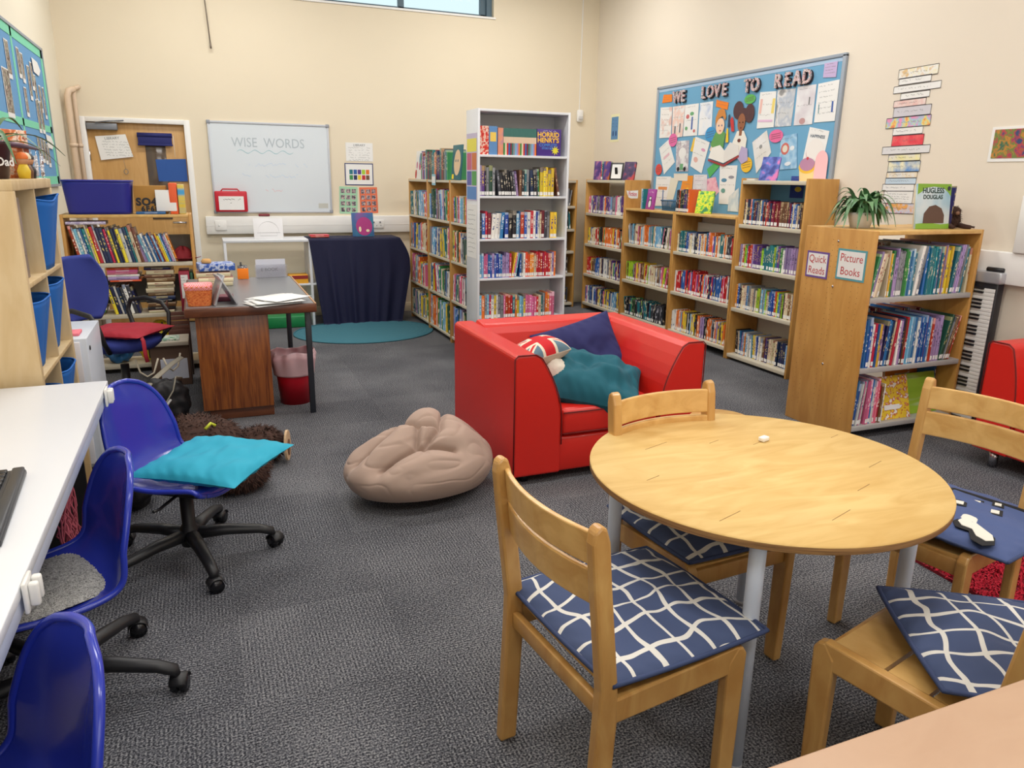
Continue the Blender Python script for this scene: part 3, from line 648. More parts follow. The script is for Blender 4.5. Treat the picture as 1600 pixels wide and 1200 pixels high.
r7 = random.Random(8)
stack(-.905, 6.33, .455, 9, .18, .22, (.012, .034), ['green', 'white', 'orange', 'yellow', 'teal'], 'leftmost stack by door', 'books stacked in front of the door', r7)
leaning_row(-.66, -.50, 6.32, .455, -.22, (.2, .23), (.012, .03), ['dark grey', 'yellow', 'red', 'navy', 'white', 'black'], 'middle shelf by door', 'books leaning on the middle shelf by the door', random.Random(9))
stack(-.69, 6.33, .70, 6, .23, .24, (.012, .028), ['lilac', 'white', 'orange', 'purple', 'grey', 'pink'], 'pile on the leaning books by door', 'books piled on top of the leaning ones', r7)
zt = stack(-.44, 6.32, .455, 14, .20, .22, (.018, .034), ['cream', 'cream', 'cream', 'white', 'orange', 'cream', 'navy', 'black', 'brown'], 'big stack by door', 'tall book stack in front of the door', r7)
# red lever arch file, slim papers and box
lf = thing('lever_arch_file', 'dark red lever arch file with white spine label', 'file', (-.195, 6.27, .456), 0)
MB().rbox((0, 0, 0), (.075, .27, .315), .002).build('cover', plain('file_red', (150, 34, 58), .5), lf)
MB().box((.012, -.001, .11), (.063, 0, .29)).build('spine_label', PAPER, lf); MB().cyl((.0375, .002, .07), .012, -.004, 16, axis='y').build('finger_ring', CHROME, lf)
q = MB(); [scribble(q, .018, .05, zz, .008, RND, y=-.0015) for zz in (.27, .25, .22)]; q.build('handwriting', INKK, lf)
o = MB().rbox((0, 0, 0), (.02, .26, .3), .002).build('green_folder', plain('folder_green', (40, 92, 66), .5), loc=(-.116, 6.31, .456)); tag(o, 'slim dark green folder beside the red lever arch file', 'folder')
# magazine on top of the leaning books, red cap
o = flatbook('magazine', 'lilac and white magazine lying on top of leaning books by door', .02, .2, .26, 'lilac', (-.91, 6.31, 1.128), 0, mats=[mottled('lilac_mag', [(150, 130, 190), (225, 220, 235), (170, 160, 200)], 20), PAGES, STICK])
cap = thing('cap', 'crumpled dark red cap on the shelf by the door', 'cap', (-.15, 6.40, .846), .4)
MB().grid(lambda u, v: (.075*math.sin(PI*.5*u)*math.cos(2*PI*v)*1.1, .07*math.sin(PI*.5*u)*math.sin(2*PI*v), .002+.09*math.cos(PI*.5*u)*(1+.2*math.sin(5*v*2*PI+1))), 10, 24).build('crown', plain('cap_red', (128, 22, 34), .8), cap, solid=.003)
MB().grid(lambda u, v: ((.06+.07*u)*math.cos(-2.4+1.9*v), (.06+.06*u)*math.sin(-2.4+1.9*v), .006+.02*u), 4, 12).build('peak', plain('cap_red', (128, 22, 34), .8), cap, solid=.004)
for k in (3, 2, 1, 0):
    for i in (2, 1, 0): bay(i, k)
for kind, (mb, ml) in REST.items():
    if kind == 'paperback_book': tag(mb.build('paperback_books', ml), 'rows of smaller looking paperbacks filling the other wooden bookcases by the corner', 'books', kind='stuff')
    else: tag(mb.build('picture_books', ml), 'tightly packed picture books in the wooden bays beside the rug', 'books', kind='stuff')
# ---------------------------------------------------------------- round table
tb = thing('round_table', 'round plywood-topped table with four white tube legs', 'table', (1.46, 1.615, 0))
q = MB(); R = .50; n = 96
prof = [(0, .675), (R-.004, .675), (R, .679), (R, .694)]
q.lathe([(0.0001, .676), (R-.003, .676), (R, .679), (R, .695)], seg=n, mi=1); q.lathe([(R, .695), (R-.003, .700), (0.0001, .700)], seg=n, mi=0)
q.build('table_top', [TABLE, PLYEDGE], tb)
q = MB()
for k in range(9):
    a = 2*PI*k/9+.3; rr = R-.03-.3*RND.random(); x, y = rr*math.cos(a), rr*math.sin(a); dx = .05+.08*RND.random()
    q.tube([(x, y, .7002), (x+dx*.8, y+dx*.55*.5, .7003)], .0009, 4, flat=.3)
q.build('scratches', plain('scratch_dark', (150, 112, 66), .8), tb)
for k in range(4):
    a = math.radians(50+90*k); x, y = .42*math.cos(a), .42*math.sin(a)
    l = MB().tube([(x, y, .674), (x, y, .5), (x, y, .01)], [.021, .021, .0205], 20).build('leg', WSTEEL, tb)
    MB().cyl((x, y, 0), .0215, .014, 20).build('foot_cap', plain('grey_rubber', (150, 150, 155), .7), l)
    MB().tube([(x*.95, y*.95, .66), (-y*.95, x*.95, .66)], .012, 10).build('apron_tube', WSTEEL, tb)
er = MB().rbox((-.017, -.011, 0), (.017, .011, .015), .004).build('eraser', plain('eraser_white', (238, 234, 226), .6), loc=(0, 0, 0)); tag(er, 'small white eraser lying on the round table', 'eraser')
# ---------------------------------------------------------------- wooden chairs
def slat_arc(x0, w_, z0, z1, sag, thk, lean=0):
    """curved back slat between y=-w/2..w/2, bowing backwards (-x)"""
    q = MB(); n = 12; vs = []; fs = []
    for i in range(n+1):
        u = -1+2*i/n; y = u*w_/2; x = x0-sag*(1-u*u)
        for dz, dx in ((z0, 0), (z0, thk), (z1, thk), (z1, 0)):
            r_ = 0
            vs.append((x+dx-lean*(dz-z0), y, dz))
    for i in range(n):
        a = i*4
        for k in range(4): fs.append((a+k, a+(k+1) % 4, a+4+(k+1) % 4, a+4+k))
    fs += [(0, 1, 2, 3), (n*4+3, n*4+2, n*4+1, n*4)]
    q.add(vs, fs, 0, False); return q
def wooden_chair(label, x, y, deg, w_=.42, group='wooden chairs at the round table'):
    t = thing('wooden_chair', label, 'chair', (x, y, 0), math.radians(deg), group)
    hd, hw = .22, w_/2; L = .032; SZ = .425
    for s in (1, -1):
        yy = s*(hw-L/2)
        # rear post: one tapering upright, kinked at seat level, rounded top
        pr = [(-hd-.005, 0), (-hd+.045, 0), (-hd+.062, SZ-.06), (-hd+.058, SZ+.02), (-hd+.028, .70), (-hd+.018, .80), (-hd+.008, .832), (-hd-.008, .84), (-hd-.022, .828), (-hd-.026, .80), (-hd-.016, .70), (-hd+.012, SZ+.02), (-hd+.010, SZ-.06)]
        MB().prism(pr, yy-L/2, yy+L/2, 0, 'y').build('rear_post', CHAIRW, t, bevel=.007)
        pr = [(hd-.055, 0), (hd-.008, 0), (hd, SZ-.015), (hd-.012, SZ+.004), (hd-.03, SZ+.008), (hd-.058, SZ-.03)]
        MB().prism(pr, yy-L/2, yy+L/2, 0, 'y').build('front_leg', CHAIRW, t, bevel=.006)
        pr = [(-hd+.05, SZ-.075), (hd-.05, SZ-.062), (hd-.01, SZ-.05), (hd-.012, SZ+.002), (hd-.03, SZ+.010), (-hd+.05, SZ-.012)]
        MB().prism(pr, yy-L*.45, yy+L*.45, 0, 'y').build('side_rail', CHAIRW, t, bevel=.005)
    for k, (a, b) in enumerate([(-.155, -.05), (-.04, .055), (.065, .19)]):
        q = MB(); n = 8
        q.grid(lambda u, v, a=a, b=b: (a+(b-a)*u, (-hw+L)+(w_-2*L)*v, SZ-.014-.006*math.sin(PI*v)), 1, n, smooth=False)
        q.build('seat_slat', CHAIRH, t, solid=.014, bevel=.002)
    MB().rbox((hd-.035, -hw+L, SZ-.07), (hd-.015, hw-L, SZ-.018), .004).build('front_rail', CHAIRW, t)
    MB().rbox((-hd+.025, -hw+L, SZ-.07), (-hd+.045, hw-L, SZ-.025), .004).build('rear_rail', CHAIRW, t)
    slat_arc(-hd+.006, w_-L*1.6, .730, .810, .035, .014, .10).build('back_slat', CHAIRH, t, bevel=.004)
    slat_arc(-hd+.016, w_-L*1.6, .635, .720, .035, .014, .10).build('back_slat', CHAIRH, t, bevel=.004)
    return t
wooden_chair('beech chair in the middle foreground with its back to the room, navy grid cushion', .885, 1.425, 6, .455)
wooden_chair('beech chair on the far side of the round table before the red armchair', 1.405, 1.81, -86)
wooden_chair('beech chair right of the round table with picture cushion', 2.19, 1.58, 193, .41)
wooden_chair('beech chair by the tan table corner, bare slats beside its cushion', 1.557, 1.03, 105)
def pillow(name, label, cat, mat, loc, rot, lx, ly, th, pipe=None, pmat=None, wr=.004, seed=0, sag=0, pinch=.06, parent=None, nu=40, group=None, bend=None):
    """soft pad: pinched corners, seam tube, wrinkles"""
    t = thing(name, label, cat, loc); t.rotation_euler = rot
    if group: t['group'] = group
    def P(u, v, s):
        a, b = 2*u-1, 2*v-1
        e = (max(0, 1-abs(a)**3.2))**.55*(max(0, 1-abs(b)**3.2))**.55
        px = a*lx/2*(1-pinch*(1-b*b)*abs(a)**2); py = b*ly/2*(1-pinch*(1-a*a)*abs(b)**2)
        nz = noise.noise(Vector((px*9+seed, py*9, s*.3)))*wr*2.2+noise.noise(Vector((px*22+seed, py*15, s)))*wr
        ed = min(1-abs(a), 1-abs(b)); cr = math.exp(-(ed/.14)**2)*wr*1.2*math.sin((px*1.2+py)*95+seed)
        z = s*th/2*e*(1+.0) + (nz+cr)*e - sag*(a*a+b*b)
        v_ = Vector((px, py, z))
        return bend(v_) if bend else v_
    q = MB(); q.grid(lambda u, v: P(u, v, 1), nu, nu); q.grid(lambda u, v: P(u, v, -1), nu, nu, flip=True)
    o = q.build('cover', mat, t, subd=1)
    if pipe:
        pts = [P(i/nu, 0, 1) for i in range(nu)]+[P(1, i/nu, 1) for i in range(nu)]+[P(1-i/nu, 1, 1) for i in range(nu)]+[P(0, 1-i/nu, 1) for i in range(nu+1)]
        MB().tube(pts, pipe, 8).build('piping', pmat, t)
    return t
GG = 'navy grid cushions on the wooden chairs'
def grid_cushion(label, x, y, z, rz, lx=.43, ly=.41, seed=0, rx=0, ry=0, bend=None):
    return pillow('seat_cushion', label, 'cushion', GRIDC, (x, y, z), (rx, ry, math.radians(rz)), lx, ly, .062, .006, NAVYP, .007, seed, group=GG, pinch=-.03, bend=bend)
grid_cushion('navy and white grid cushion on the middle foreground chair', .935, 1.44, .452, 6, .46, .47, 3)
grid_cushion('navy and white grid cushion mostly under the round table edge', 1.41, 1.80, .452, 4, .44, .42, 9)
grid_cushion('navy and white grid cushion twisted askew on the chair by tan table', 1.655, .985, .458, 60, .42, .40, 14, rx=.03)
pc = pillow('seat_cushion', 'navy cushion with black and white cartoon shapes on right-hand chair', 'cushion', plain('denim_navy', (72, 88, 134), .85, bump=.2, bscale=500), (2.235, 1.51, .455), (0, 0, math.radians(13)), .45, .44, .065, .005, NAVYP, .005, 21, pinch=-.02)
def applique(outline, z, mat, name):
    q = MB(); q.prism(outline, z, z+.002, 0, 'z'); return q.build(name, mat, pc, bevel=0)
DK = plain('cushion_black', (28, 28, 32), .85); WH = plain('cushion_white', (226, 222, 210), .85)
def blob(cx, cy, pts): return [(cx+a, cy+b) for a, b in pts]
body = [(-.11, .02), (-.085, .045), (-.06, .035), (-.04, .05), (-.01, .035), (.01, .01), (.05, .0), (.09, -.01), (.12, -.035), (.115, -.06), (.08, -.06), (.04, -.035), (.01, -.045), (-.02, -.03), (-.03, -.005), (-.07, 0), (-.10, -.005)]
rot = lambda pts, a, sx=1: [rot2(p[0]*sx, p[1]*sx, a) for p in pts]
def cx_(pts, dx, dy): return [(a+dx, b+dy) for a, b in pts]
applique(cx_(rot([(a*1.18, b*1.55) for a, b in body], -1.95), -.10, -.06), .0275, DK, 'applique'); applique(cx_(rot(body, -1.95, 1.0), -.10, -.06), .0292, WH, 'applique')
for (dx, dy, s_) in ((.02, .03, 1), (.07, .0, 1), (.04, -.07, 1), (.11, -.05, .8)):
    sq = [(-.02, -.016), (.02, -.018), (.022, .015), (-.018, .018)]
    applique(cx_(rot(sq, .4, 1.25*s_), dx, dy), .0305, DK, 'applique'); applique(cx_(rot(sq, .4, .7*s_), dx, dy), .0322, WH, 'applique')
for a, b in (((-.02, .10), (.13, .10)), ((.13, .10), (.14, -.12))):
    q = MB().tube([(a[0], a[1], .028), (b[0], b[1], .028)], .012, 6, flat=.5); q.build('applique', DK, pc)
# small round stool beyond the far chair
st = thing('stool', 'low round wooden stool half hidden behind the far chair', 'stool', (2.17, 2.70, 0))
MB().lathe([(.001, .40), (.14, .40), (.15, .41), (.15, .425), (.14, .435), (.001, .437)], seg=36).build('seat', CHAIRH, st)
for k in range(3):
    a = 2*PI*k/3+.4; MB().tube([(.09*math.cos(a), .09*math.sin(a), .40), (.14*math.cos(a), .14*math.sin(a), 0)], .014, 10).build('leg', CHAIRW, st)
# ---------------------------------------------------------------- tan table at the near right corner
tt = thing('desk', 'tan laminate table corner closest to the camera', 'table', (.40, -.30, 0), 0)
MB().rbox((0, 0, .695), (1.6, .955, .72), .004).build('table_top', TANTOP, tt)
for x, y in ((.06, .06), (1.54, .06), (.06, .895), (1.54, .895)): MB().tube([(x, y, .695), (x, y, 0)], .018, 14).build('leg', WSTEEL, tt)
# ---------------------------------------------------------------- red armchairs
def armchair(label, x, y, rz, W=1.10, D=.95, H=.68, arm=.26, seat=.385, back=.28, leg=.05, group='red vinyl armchairs'):
    """front on local -y, left front corner at (x,y)"""
    t = thing('armchair', label, 'armchair', (x, y, 0), rz, group); z0 = leg
    def side(s):
        def fx(v): return v if s < 0 else W-v
        # outline in x/z: flat outer wall, flat top, inner wall curving out towards the seat
        top = .13
        def arm_w(z):
            k = max(0, (z-seat+.06)/(H-seat+.06)); return arm-(arm-top)*k**1.9 if z > seat-.06 else arm
        n = 12; inner = [(arm_w(z0+(H-.02-z0)*i/n), z0+(H-.02-z0)*i/n) for i in range(n+1)]
        ol = [(0, z0)]+inner+[(top-.02, H), (.016, H), (0, H-.016)]
        q = MB(); M_ = None; P_ = [(fx(a), b) for a, b in ol]
        q.prism(P_, 0, D, 0, 'y'); o = q.build('armrest', REDV, t, bevel=.012)
        # seam piping around the front panel
        MB().tube([(fx(a), -.001, b) for a, b in inner[3:]+[(top-.02, H), (.016, H), (0, H-.016), (0, z0+.02)]], .0035, 6).build('seam', REDS, o)
    side(-1); side(1)
    # back: slightly higher and rolled
    q = MB(); pr = [(D-back, seat-.1), (D-back+.02, seat), (D-back+.09, H-.05), (D-back+.12, H), (D-.04, H+.015), (D-.005, H-.01), (D, z0), (D-back, z0)]
    q.prism([(a, b) for a, b in pr], arm*.48, W-arm*.48, 0, 'x'); q.build('backrest', REDV, t, bevel=.018)
    MB().rbox((arm-.01, .012, z0), (W-arm+.01, D-back, seat-.15), .012).build('base', REDV, t)
    c = MB().rbox((arm+.004, .004, seat-.148), (W-arm-.004, D-back+.01, seat), .03, seg=4).build('seat_cushion', REDV, t)
    for zz in (seat-.02, seat-.13): MB().tube([(arm+.012, .003, zz), (W-arm-.012, .003, zz)], .0035, 6).build('seam', REDS, c)
    for a in (.09, W-.09):
        for b in (.08, D-.08): MB().cyl((a, b, 0), .024, z0+.002, 18).build('foot', CHROME if leg > .06 else BLACK, t)
    return t
armchair('red vinyl armchair piled with cushions in the middle of the room', 1.335, 3.205, 0)
armchair('red vinyl armchair cut off by the right picture edge', 3.87, 2.66, -PI/2, W=1.05, D=.60, H=.70, arm=.2, back=.2, leg=.10)
# cushions on the armchair
nv = pillow('cushion', 'navy cushion propped against the armchair back', 'cushion', plain('navy_cloth', (36, 38, 92), .85, bump=.15, bscale=400), (2.00, 3.80, .515), (math.radians(58), math.radians(-16), math.radians(-8)), .50, .40, .13, wr=.01, seed=5)
tl = pillow('cushion', 'large dark teal cushion slumped across the red seat', 'cushion', plain('teal_cloth', (14, 88, 104), .85, bump=.15, bscale=400), (1.87, 3.41, .455), (math.radians(16), math.radians(9), math.radians(-28)), .54, .46, .20, wr=.022, seed=31)
def ujm():
    m, N, L, P = newmat('flag_knit'); tc = N.new('ShaderNodeTexCoord'); sp = N.new('ShaderNodeSeparateXYZ'); L.new(tc.outputs['Object'], sp.inputs[0])
    ax = math_node(N, L, 'ABSOLUTE', sp.outputs[0]); ay = math_node(N, L, 'ABSOLUTE', sp.outputs[1])
    red = math_node(N, L, 'MAXIMUM', math_node(N, L, 'LESS_THAN', ax, .032), math_node(N, L, 'LESS_THAN', ay, .022))
    wh = math_node(N, L, 'MAXIMUM', math_node(N, L, 'LESS_THAN', ax, .048), math_node(N, L, 'LESS_THAN', ay, .036))
    di = math_node(N, L, 'ABSOLUTE', math_node(N, L, 'SUBTRACT', ay, math_node(N, L, 'MULTIPLY', ax, .62)))
    dw = math_node(N, L, 'LESS_THAN', di, .018); dr = math_node(N, L, 'LESS_THAN', di, .007)
    def mix(f, a, b):
        x = N.new('ShaderNodeMix'); x.data_type = 'RGBA'; L.new(f, x.inputs['Factor'])
        for i, v in ((6, a), (7, b)):
            if isinstance(v, tuple): x.inputs[i].default_value = v
            else: L.new(v, x.inputs[i])
        return x.outputs[2]
    BL, WT, RD = lin((96, 124, 140)), lin((224, 212, 190)), lin((196, 30, 38))
    c = mix(dw, BL, WT); c = mix(dr, c, RD); c = mix(wh, c, WT); c = mix(red, c, RD)
    zs_ = math_node(N, L, 'GREATER_THAN', sp.outputs[2], .004); c = mix(zs_, lin((196, 180, 160)), c)
    L.new(c, P.inputs['Base Color']); P.inputs['Roughness'].default_value = .9; return m
uj = pillow('cushion', 'small knitted flag cushion with red, white and blue cross', 'cushion', ujm(), (1.60, 3.50, .625), (math.radians(4), math.radians(-8), math.radians(12)), .27, .20, .13, wr=.003, seed=2, pinch=.0)
fl = MB().bm((lambda bm: (bmesh.ops.create_icosphere(bm, subdivisions=4, radius=1), [setattr(v, 'co', Vector((v.co.x*.075, v.co.y*.085, v.co.z*.075))*(1+.10*noise.noise(v.co*6))) for v in bm.verts], bm)[2])(bmesh.new()))
o = fl.build('plush_toy', plain('cream_plush', (214, 206, 192), .95, bump=1, bscale=120), loc=(1.66, 3.44, .52)); tag(o, 'cream fluffy toy tucked beneath the flag cushion', 'toy')
# ---------------------------------------------------------------- bean bag
CREASE = []
for pl_ in ([(.35, .9), (.42, .2), (.25, -.25), (-.1, -.55)], [(-.55, .5), (-.2, .25), (-.05, -.1), (-.2, -.5)], [(-.9, 0), (-.5, .1), (-.2, .25)], [(.42, .2), (.75, -.02)], [(-.05, -.1), (.25, -.25)], [(-.05, .8), (-.2, .25)], [(-.7, -.55), (-.2, -.5), (.3, -.65)]):
    CREASE += list(zip(pl_[:-1], pl_[1:]))
def segd(x, y, s_):
    (ax, ay), (bx_, by_) = s_; dx, dy = bx_-ax, by_-ay; t = max(0, min(1, ((x-ax)*dx+(y-ay)*dy)/(dx*dx+dy*dy))); return math.hypot(x-ax-t*dx, y-ay-t*dy)
def beanbag():
    bm = bmesh.new(); bmesh.ops.create_icosphere(bm, subdivisions=7, radius=1)
    for v in bm.verts:
        p = v.co.copy()
        h = .155+.125*math.exp(-((p.x-.38)**2+(p.y-.25)**2)*1.6)+.02*math.exp(-((p.x+.4)**2+(p.y)**2)*4)
        x, y = p.x*.375, p.y*.27; z = p.z*h
        # folds
        wv = Vector((noise.noise(p*1.3), noise.noise(p*1.3+Vector((5, 1, 2))), noise.noise(p*1.3+Vector((9, 3, 1)))))*.8
        q_ = p*.85+wv*.9
        a2 = p.x+.05*wv.x; b2 = p.y+.05*wv.y; n1 = min(segd(a2, b2, s_) for s_ in CREASE); n2 = noise.noise(p*2.2+Vector((3, 7, 1)))
        up = max(0, min(1, (p.z+.35)*1.3))
        d = (-.034*math.exp(-(n1/.035)**2) - .030*math.exp(-(n1/.14)**2))*up + .012*n2*up - .006*up*max(0, 1-abs(noise.noise(Vector((p.x*1.4+.8*wv.x, p.y*3.4+wv.y, p.z*2))))*5)**2
        nrm = Vector((p.x, p.y, p.z)).normalized()
        c_ = Vector((x, y, z))+nrm*d
        if c_.z < -h*.52: c_.z = -h*.52 + (c_.z+h*.52)*.05
        v.co = c_
    lo = min(v.co.z for v in bm.verts)
    for v in bm.verts: v.co.z -= lo
    return MB().bm(bm)
bg = beanbag().build('bean_bag', plain('taupe_cloth', (172, 148, 134), .85, bump=.2, bscale=500, sheen=.1), loc=(.885, 3.30, .001), rot=(0, 0, .15)); tag(bg, 'slumped taupe fabric bean bag on the carpet beside the armchair', 'bean bag')
# ---------------------------------------------------------------- blue shell swivel chairs
def shell(parent):
    prof = [(.205, -.028), (.20, -.008), (.17, .006), (.10, .0), (.02, -.008), (-.06, -.004), (-.12, .012), (-.165, .05), (-.19, .11), (-.205, .18), (-.218, .25), (-.232, .31), (-.245, .355)]
    n = len(prof)-1
    def fn(u, v):
        s_ = u*n; i = min(int(s_), n-1); f = s_-i
        a, b = prof[i], prof[i+1]; p0 = prof[max(i-1, 0)]; p3 = prof[min(i+2, n)]
        def cr(k): return .5*((2*a[k])+(-p0[k]+b[k])*f+(2*p0[k]-5*a[k]+4*b[k]-p3[k])*f*f+(-p0[k]+3*a[k]-3*b[k]+p3[k])*f**3)
        x, z = cr(0), cr(1)
        w_ = .205 if u < .45 else .205-.01*(u-.45)/.55
        if u < .15: w_ *= (1-(1-u/.15)**2.4*.25)
        if u > .55: w_ *= max(.05, (1-((u-.55)/.45)**2.8))**.5
        t = 2*v-1; y = t*w_
        k = abs(t)**3
        back = max(0, min(1, (u-.5)/.2))
        z += .022*k*(1-back); x += .045*abs(t)**2.2*back*(1-max(0, (u-.6)/.4)**1.5*.8) - .012*k*(1-back)*(1 if u < .1 else 0)
        return (x, y, z)
    q = MB(); NU, NV = 56, 28; q.grid(fn, NU, NV)
    o = q.build('seat_shell', BLUEP, parent, solid=.006)
    rim = [fn(i/NU, 0) for i in range(NU)]+[fn(1, j/NV) for j in range(NV)]+[fn(1-i/NU, 1) for i in range(NU)]+[fn(0, 1-j/NV) for j in range(NV+1)]
    o.location.z = .36
    MB().tube(rim, .0095, 10).build('rim', BLUEP, o)
    return o
def star(parent, r=.30, a0=0, zc=.10, n=5, mat=BLACK, hub=.035, rl=.022):
    for k in range(n):
        a = a0+2*PI*k/n; c, s_ = math.cos(a), math.sin(a)
        l = MB().tube([(c*.02, s_*.02, zc+.005), (c*r*.45, s_*r*.45, zc+.004), (c*r*.85, s_*r*.85, zc-.012), (c*r, s_*r, zc-.028), (c*r*1.02, s_*r*1.02, zc-.05)], [.03, .026, rl, rl*.95, .014], 12, flat=.85).build('base_leg', mat, parent)
        w_ = MB(); M = Matrix.Translation((c*r*1.04, s_*r*1.04, .027)) @ Matrix.Rotation(a+PI/2+.7*k, 4, 'Z')
        for sg in (-1, 1): w_.tube([M @ Vector((.0, sg*.006, 0)), M @ Vector((.0, sg*.022, 0))], .0265, 20)
        cas = w_.build('caster', BLACKG, l)
        hd_ = MB(); hd_.grid(lambda u, v, M=M: M @ Vector((.031*math.cos(PI*u*.9+.1), -.024+.048*v, .031*math.sin(PI*u*.9+.1))), 12, 2); hd_.build('hood', mat, cas, solid=.002)
    MB().lathe([(.001, zc-.04), (hub, zc-.04), (hub+.004, zc), (hub, zc+.035), (.026, zc+.05), (.026, .30), (.001, .30)], seg=24).build('column', mat, parent)
def blue_chair(label, x, y, deg, base_deg):
    t = thing('swivel_chair', label, 'chair', (x, y, 0), math.radians(deg), 'blue shell swivel chairs at the white desk')
    shell(t); star(t, .31, math.radians(base_deg-deg), .10)
    MB().rbox((-.10, -.08, .295), (.11, .08, .345), .01).build('mount_plate', BLACK, t)
    MB().tube([(.02, -.05, .31), (.03, -.20, .305), (.03, -.235, .31)], .006, 8).build('lever', BLACK, t)
    return t
blue_chair('blue plastic swivel chair turned away from the desk, turquoise cushion', -.15, 3.01, -33, -75)
blue_chair('blue plastic swivel chair with grey fleece seat pad at desk', -.49, 2.23, 200, -15)
blue_chair('blue plastic swivel chair nearest the camera, cut by the bottom edge', -.475, 1.27, 207, 20)
tq = pillow('cushion', 'plain turquoise square cushion on the turned blue chair', 'cushion', plain('turquoise_cloth', (36, 160, 190), .8, bump=.15, bscale=500), (-.035, 2.94, .43), (math.radians(4), math.radians(-2), math.radians(-38)), .47, .40, .085, wr=.008, seed=41, pinch=.07)
fp = MB().grid(lambda u, v: ((u-.5)*.33, (v-.5)*.33, .018*(1-abs(2*u-1)**4)*(1-abs(2*v-1)**4)+.004*noise.noise(Vector((u*40, v*40, 0)))), 50, 50)
fp.grid(lambda u, v: ((u-.5)*.33, (v-.5)*.33, 0), 4, 4, flip=True)
def fleece():
    m, N, L, P = newmat('grey_fleece'); tc = N.new('ShaderNodeTexCoord'); n = N.new('ShaderNodeTexNoise'); n.inputs['Scale'].default_value = 120; n.inputs['Detail'].default_value = 5; n.inputs['Distortion'].default_value = 2
    L.new(tc.outputs['Object'], n.inputs['Vector']); cr = N.new('ShaderNodeValToRGB'); e = cr.color_ramp.elements; e[0].position = .36; e[0].color = lin((120, 118, 114)); e[1].position = .58; e[1].color = lin((206, 204, 198))
    L.new(n.outputs['Fac'], cr.inputs[0]); L.new(cr.outputs[0], P.inputs['Base Color']); P.inputs['Roughness'].default_value = 1
    bp = N.new('ShaderNodeBump'); bp.inputs['Strength'].default_value = .9; bp.inputs['Distance'].default_value = .006; L.new(n.outputs['Fac'], bp.inputs['Height']); L.new(bp.outputs[0], P.inputs['Normal']); return m
o = fp.build('seat_pad', fleece(), loc=(-.515, 2.22, .372), rot=(0, 0, math.radians(29))); tag(o, 'speckled grey fleece pad on the middle blue chair', 'seat pad')
# ---------------------------------------------------------------- white computer desk on the left
wd = thing('desk', 'long white computer desk along the left wall', 'desk', (XL, -1.2, 0))
APR = plain('blue_grey_edge', (196, 204, 222), .4)
MB().rbox((.01, 0, .715), (.71, 4.30, .74), .003).build('desk_top', WHITE, wd)
MB().rbox((.66, .01, .675), (.706, 4.29, .7149), .003).build('edge_apron', APR, wd)
MB().rbox((.04, 4.24, 0), (.60, 4.26, .69), .002).build('end_or_shade_panel', plain('under_desk_shade', (24, 22, 24), .6), wd)  # added black sheet standing in for the shade under the desk
for y in (.1, 1.45, 2.8, 4.16):
    if y < .2: MB().rbox((.64, y, 0), (.69, y+.05, .69), .005).build('leg', APR, wd)
    MB().rbox((.03, y, 0), (.08, y+.05, .69), .005).build('leg', APR, wd)
MB().box((.03, .2, .25), (.045, 4.1, .69)).build('modesty_panel', plain('under_desk_shade', (24, 22, 24), .6), wd)  # shade below the desk is put into this black colour
for y, lab in ((1.545, 'white cable clip on the desk edge above the near blue chair'), (2.97, 'white cable clip on the far end of the desk edge')):
    t = thing('cable_clip', lab, 'clip', (-.378, y, .70))
    MB().rbox((0, -.03, -.02), (.008, .03, .045), .003).build('plate', WHITEL, t)
    for s_ in (-.018, .012): MB().rbox((.008, s_, -.012), (.026, s_+.016, .038), .005).build('hook', WHITEL, t)
# keyboard
kb = thing('keyboard', 'black computer keyboard on the white desk', 'keyboard', (-.555, 1.92, .7405), math.radians(-86))
# (local x runs along the desk, local y away from its front edge)
MB().rbox((-.22, -.075, 0), (.22, .095, .018), .006).build('case', plain('kb_grey', (52, 56, 62), .4), kb)
MB().rbox((-.215, .065, .016), (.215, .093, .026), .005).build('palm_rest', plain('kb_grey', (52, 56, 62), .4), kb)
for r in range(5):
    for c_ in range(15):
        MB().rbox((-.21+c_*.028, -.068+r*.0255, .017), (-.21+c_*.028+.0245, -.068+r*.0255+.022, .0255), .003).build('key', BLACK, kb)
# things under the desk
o = MB().rbox((-1.0, 2.6, .02), (-.78, 3.0, .46), .01).build('computer_tower', plain('tower_black', (18, 18, 20), .4)); tag(o, 'black computer tower in the dark beneath the white desk', 'computer')
nt = thing('net_bag', 'dusky pink string net hanging under the desk edge', 'bag', (-.50, 2.62, 0))
q = MB(); r9 = random.Random(4)
for k in range(26):
    y = -.12+.012*k*.9; pts = []
    for j in range(10): pts.append((.01*math.sin(j*1.9+k)+.02*r9.random(), y+.014*math.sin(j*1.4+k*2.1)+(.5-abs(j/9-.5))*.03*((k % 5)-2), .62-.045*j))
    q.tube(pts, .0028, 5)
q.build('strings', plain('dusky_pink', (176, 84, 100), .9), nt)
MB().tube([(0, -.12, .63), (0, .02, .68), (0, .13, .63)], .004, 6).build('handle', plain('dusky_pink', (176, 84, 100)), nt)
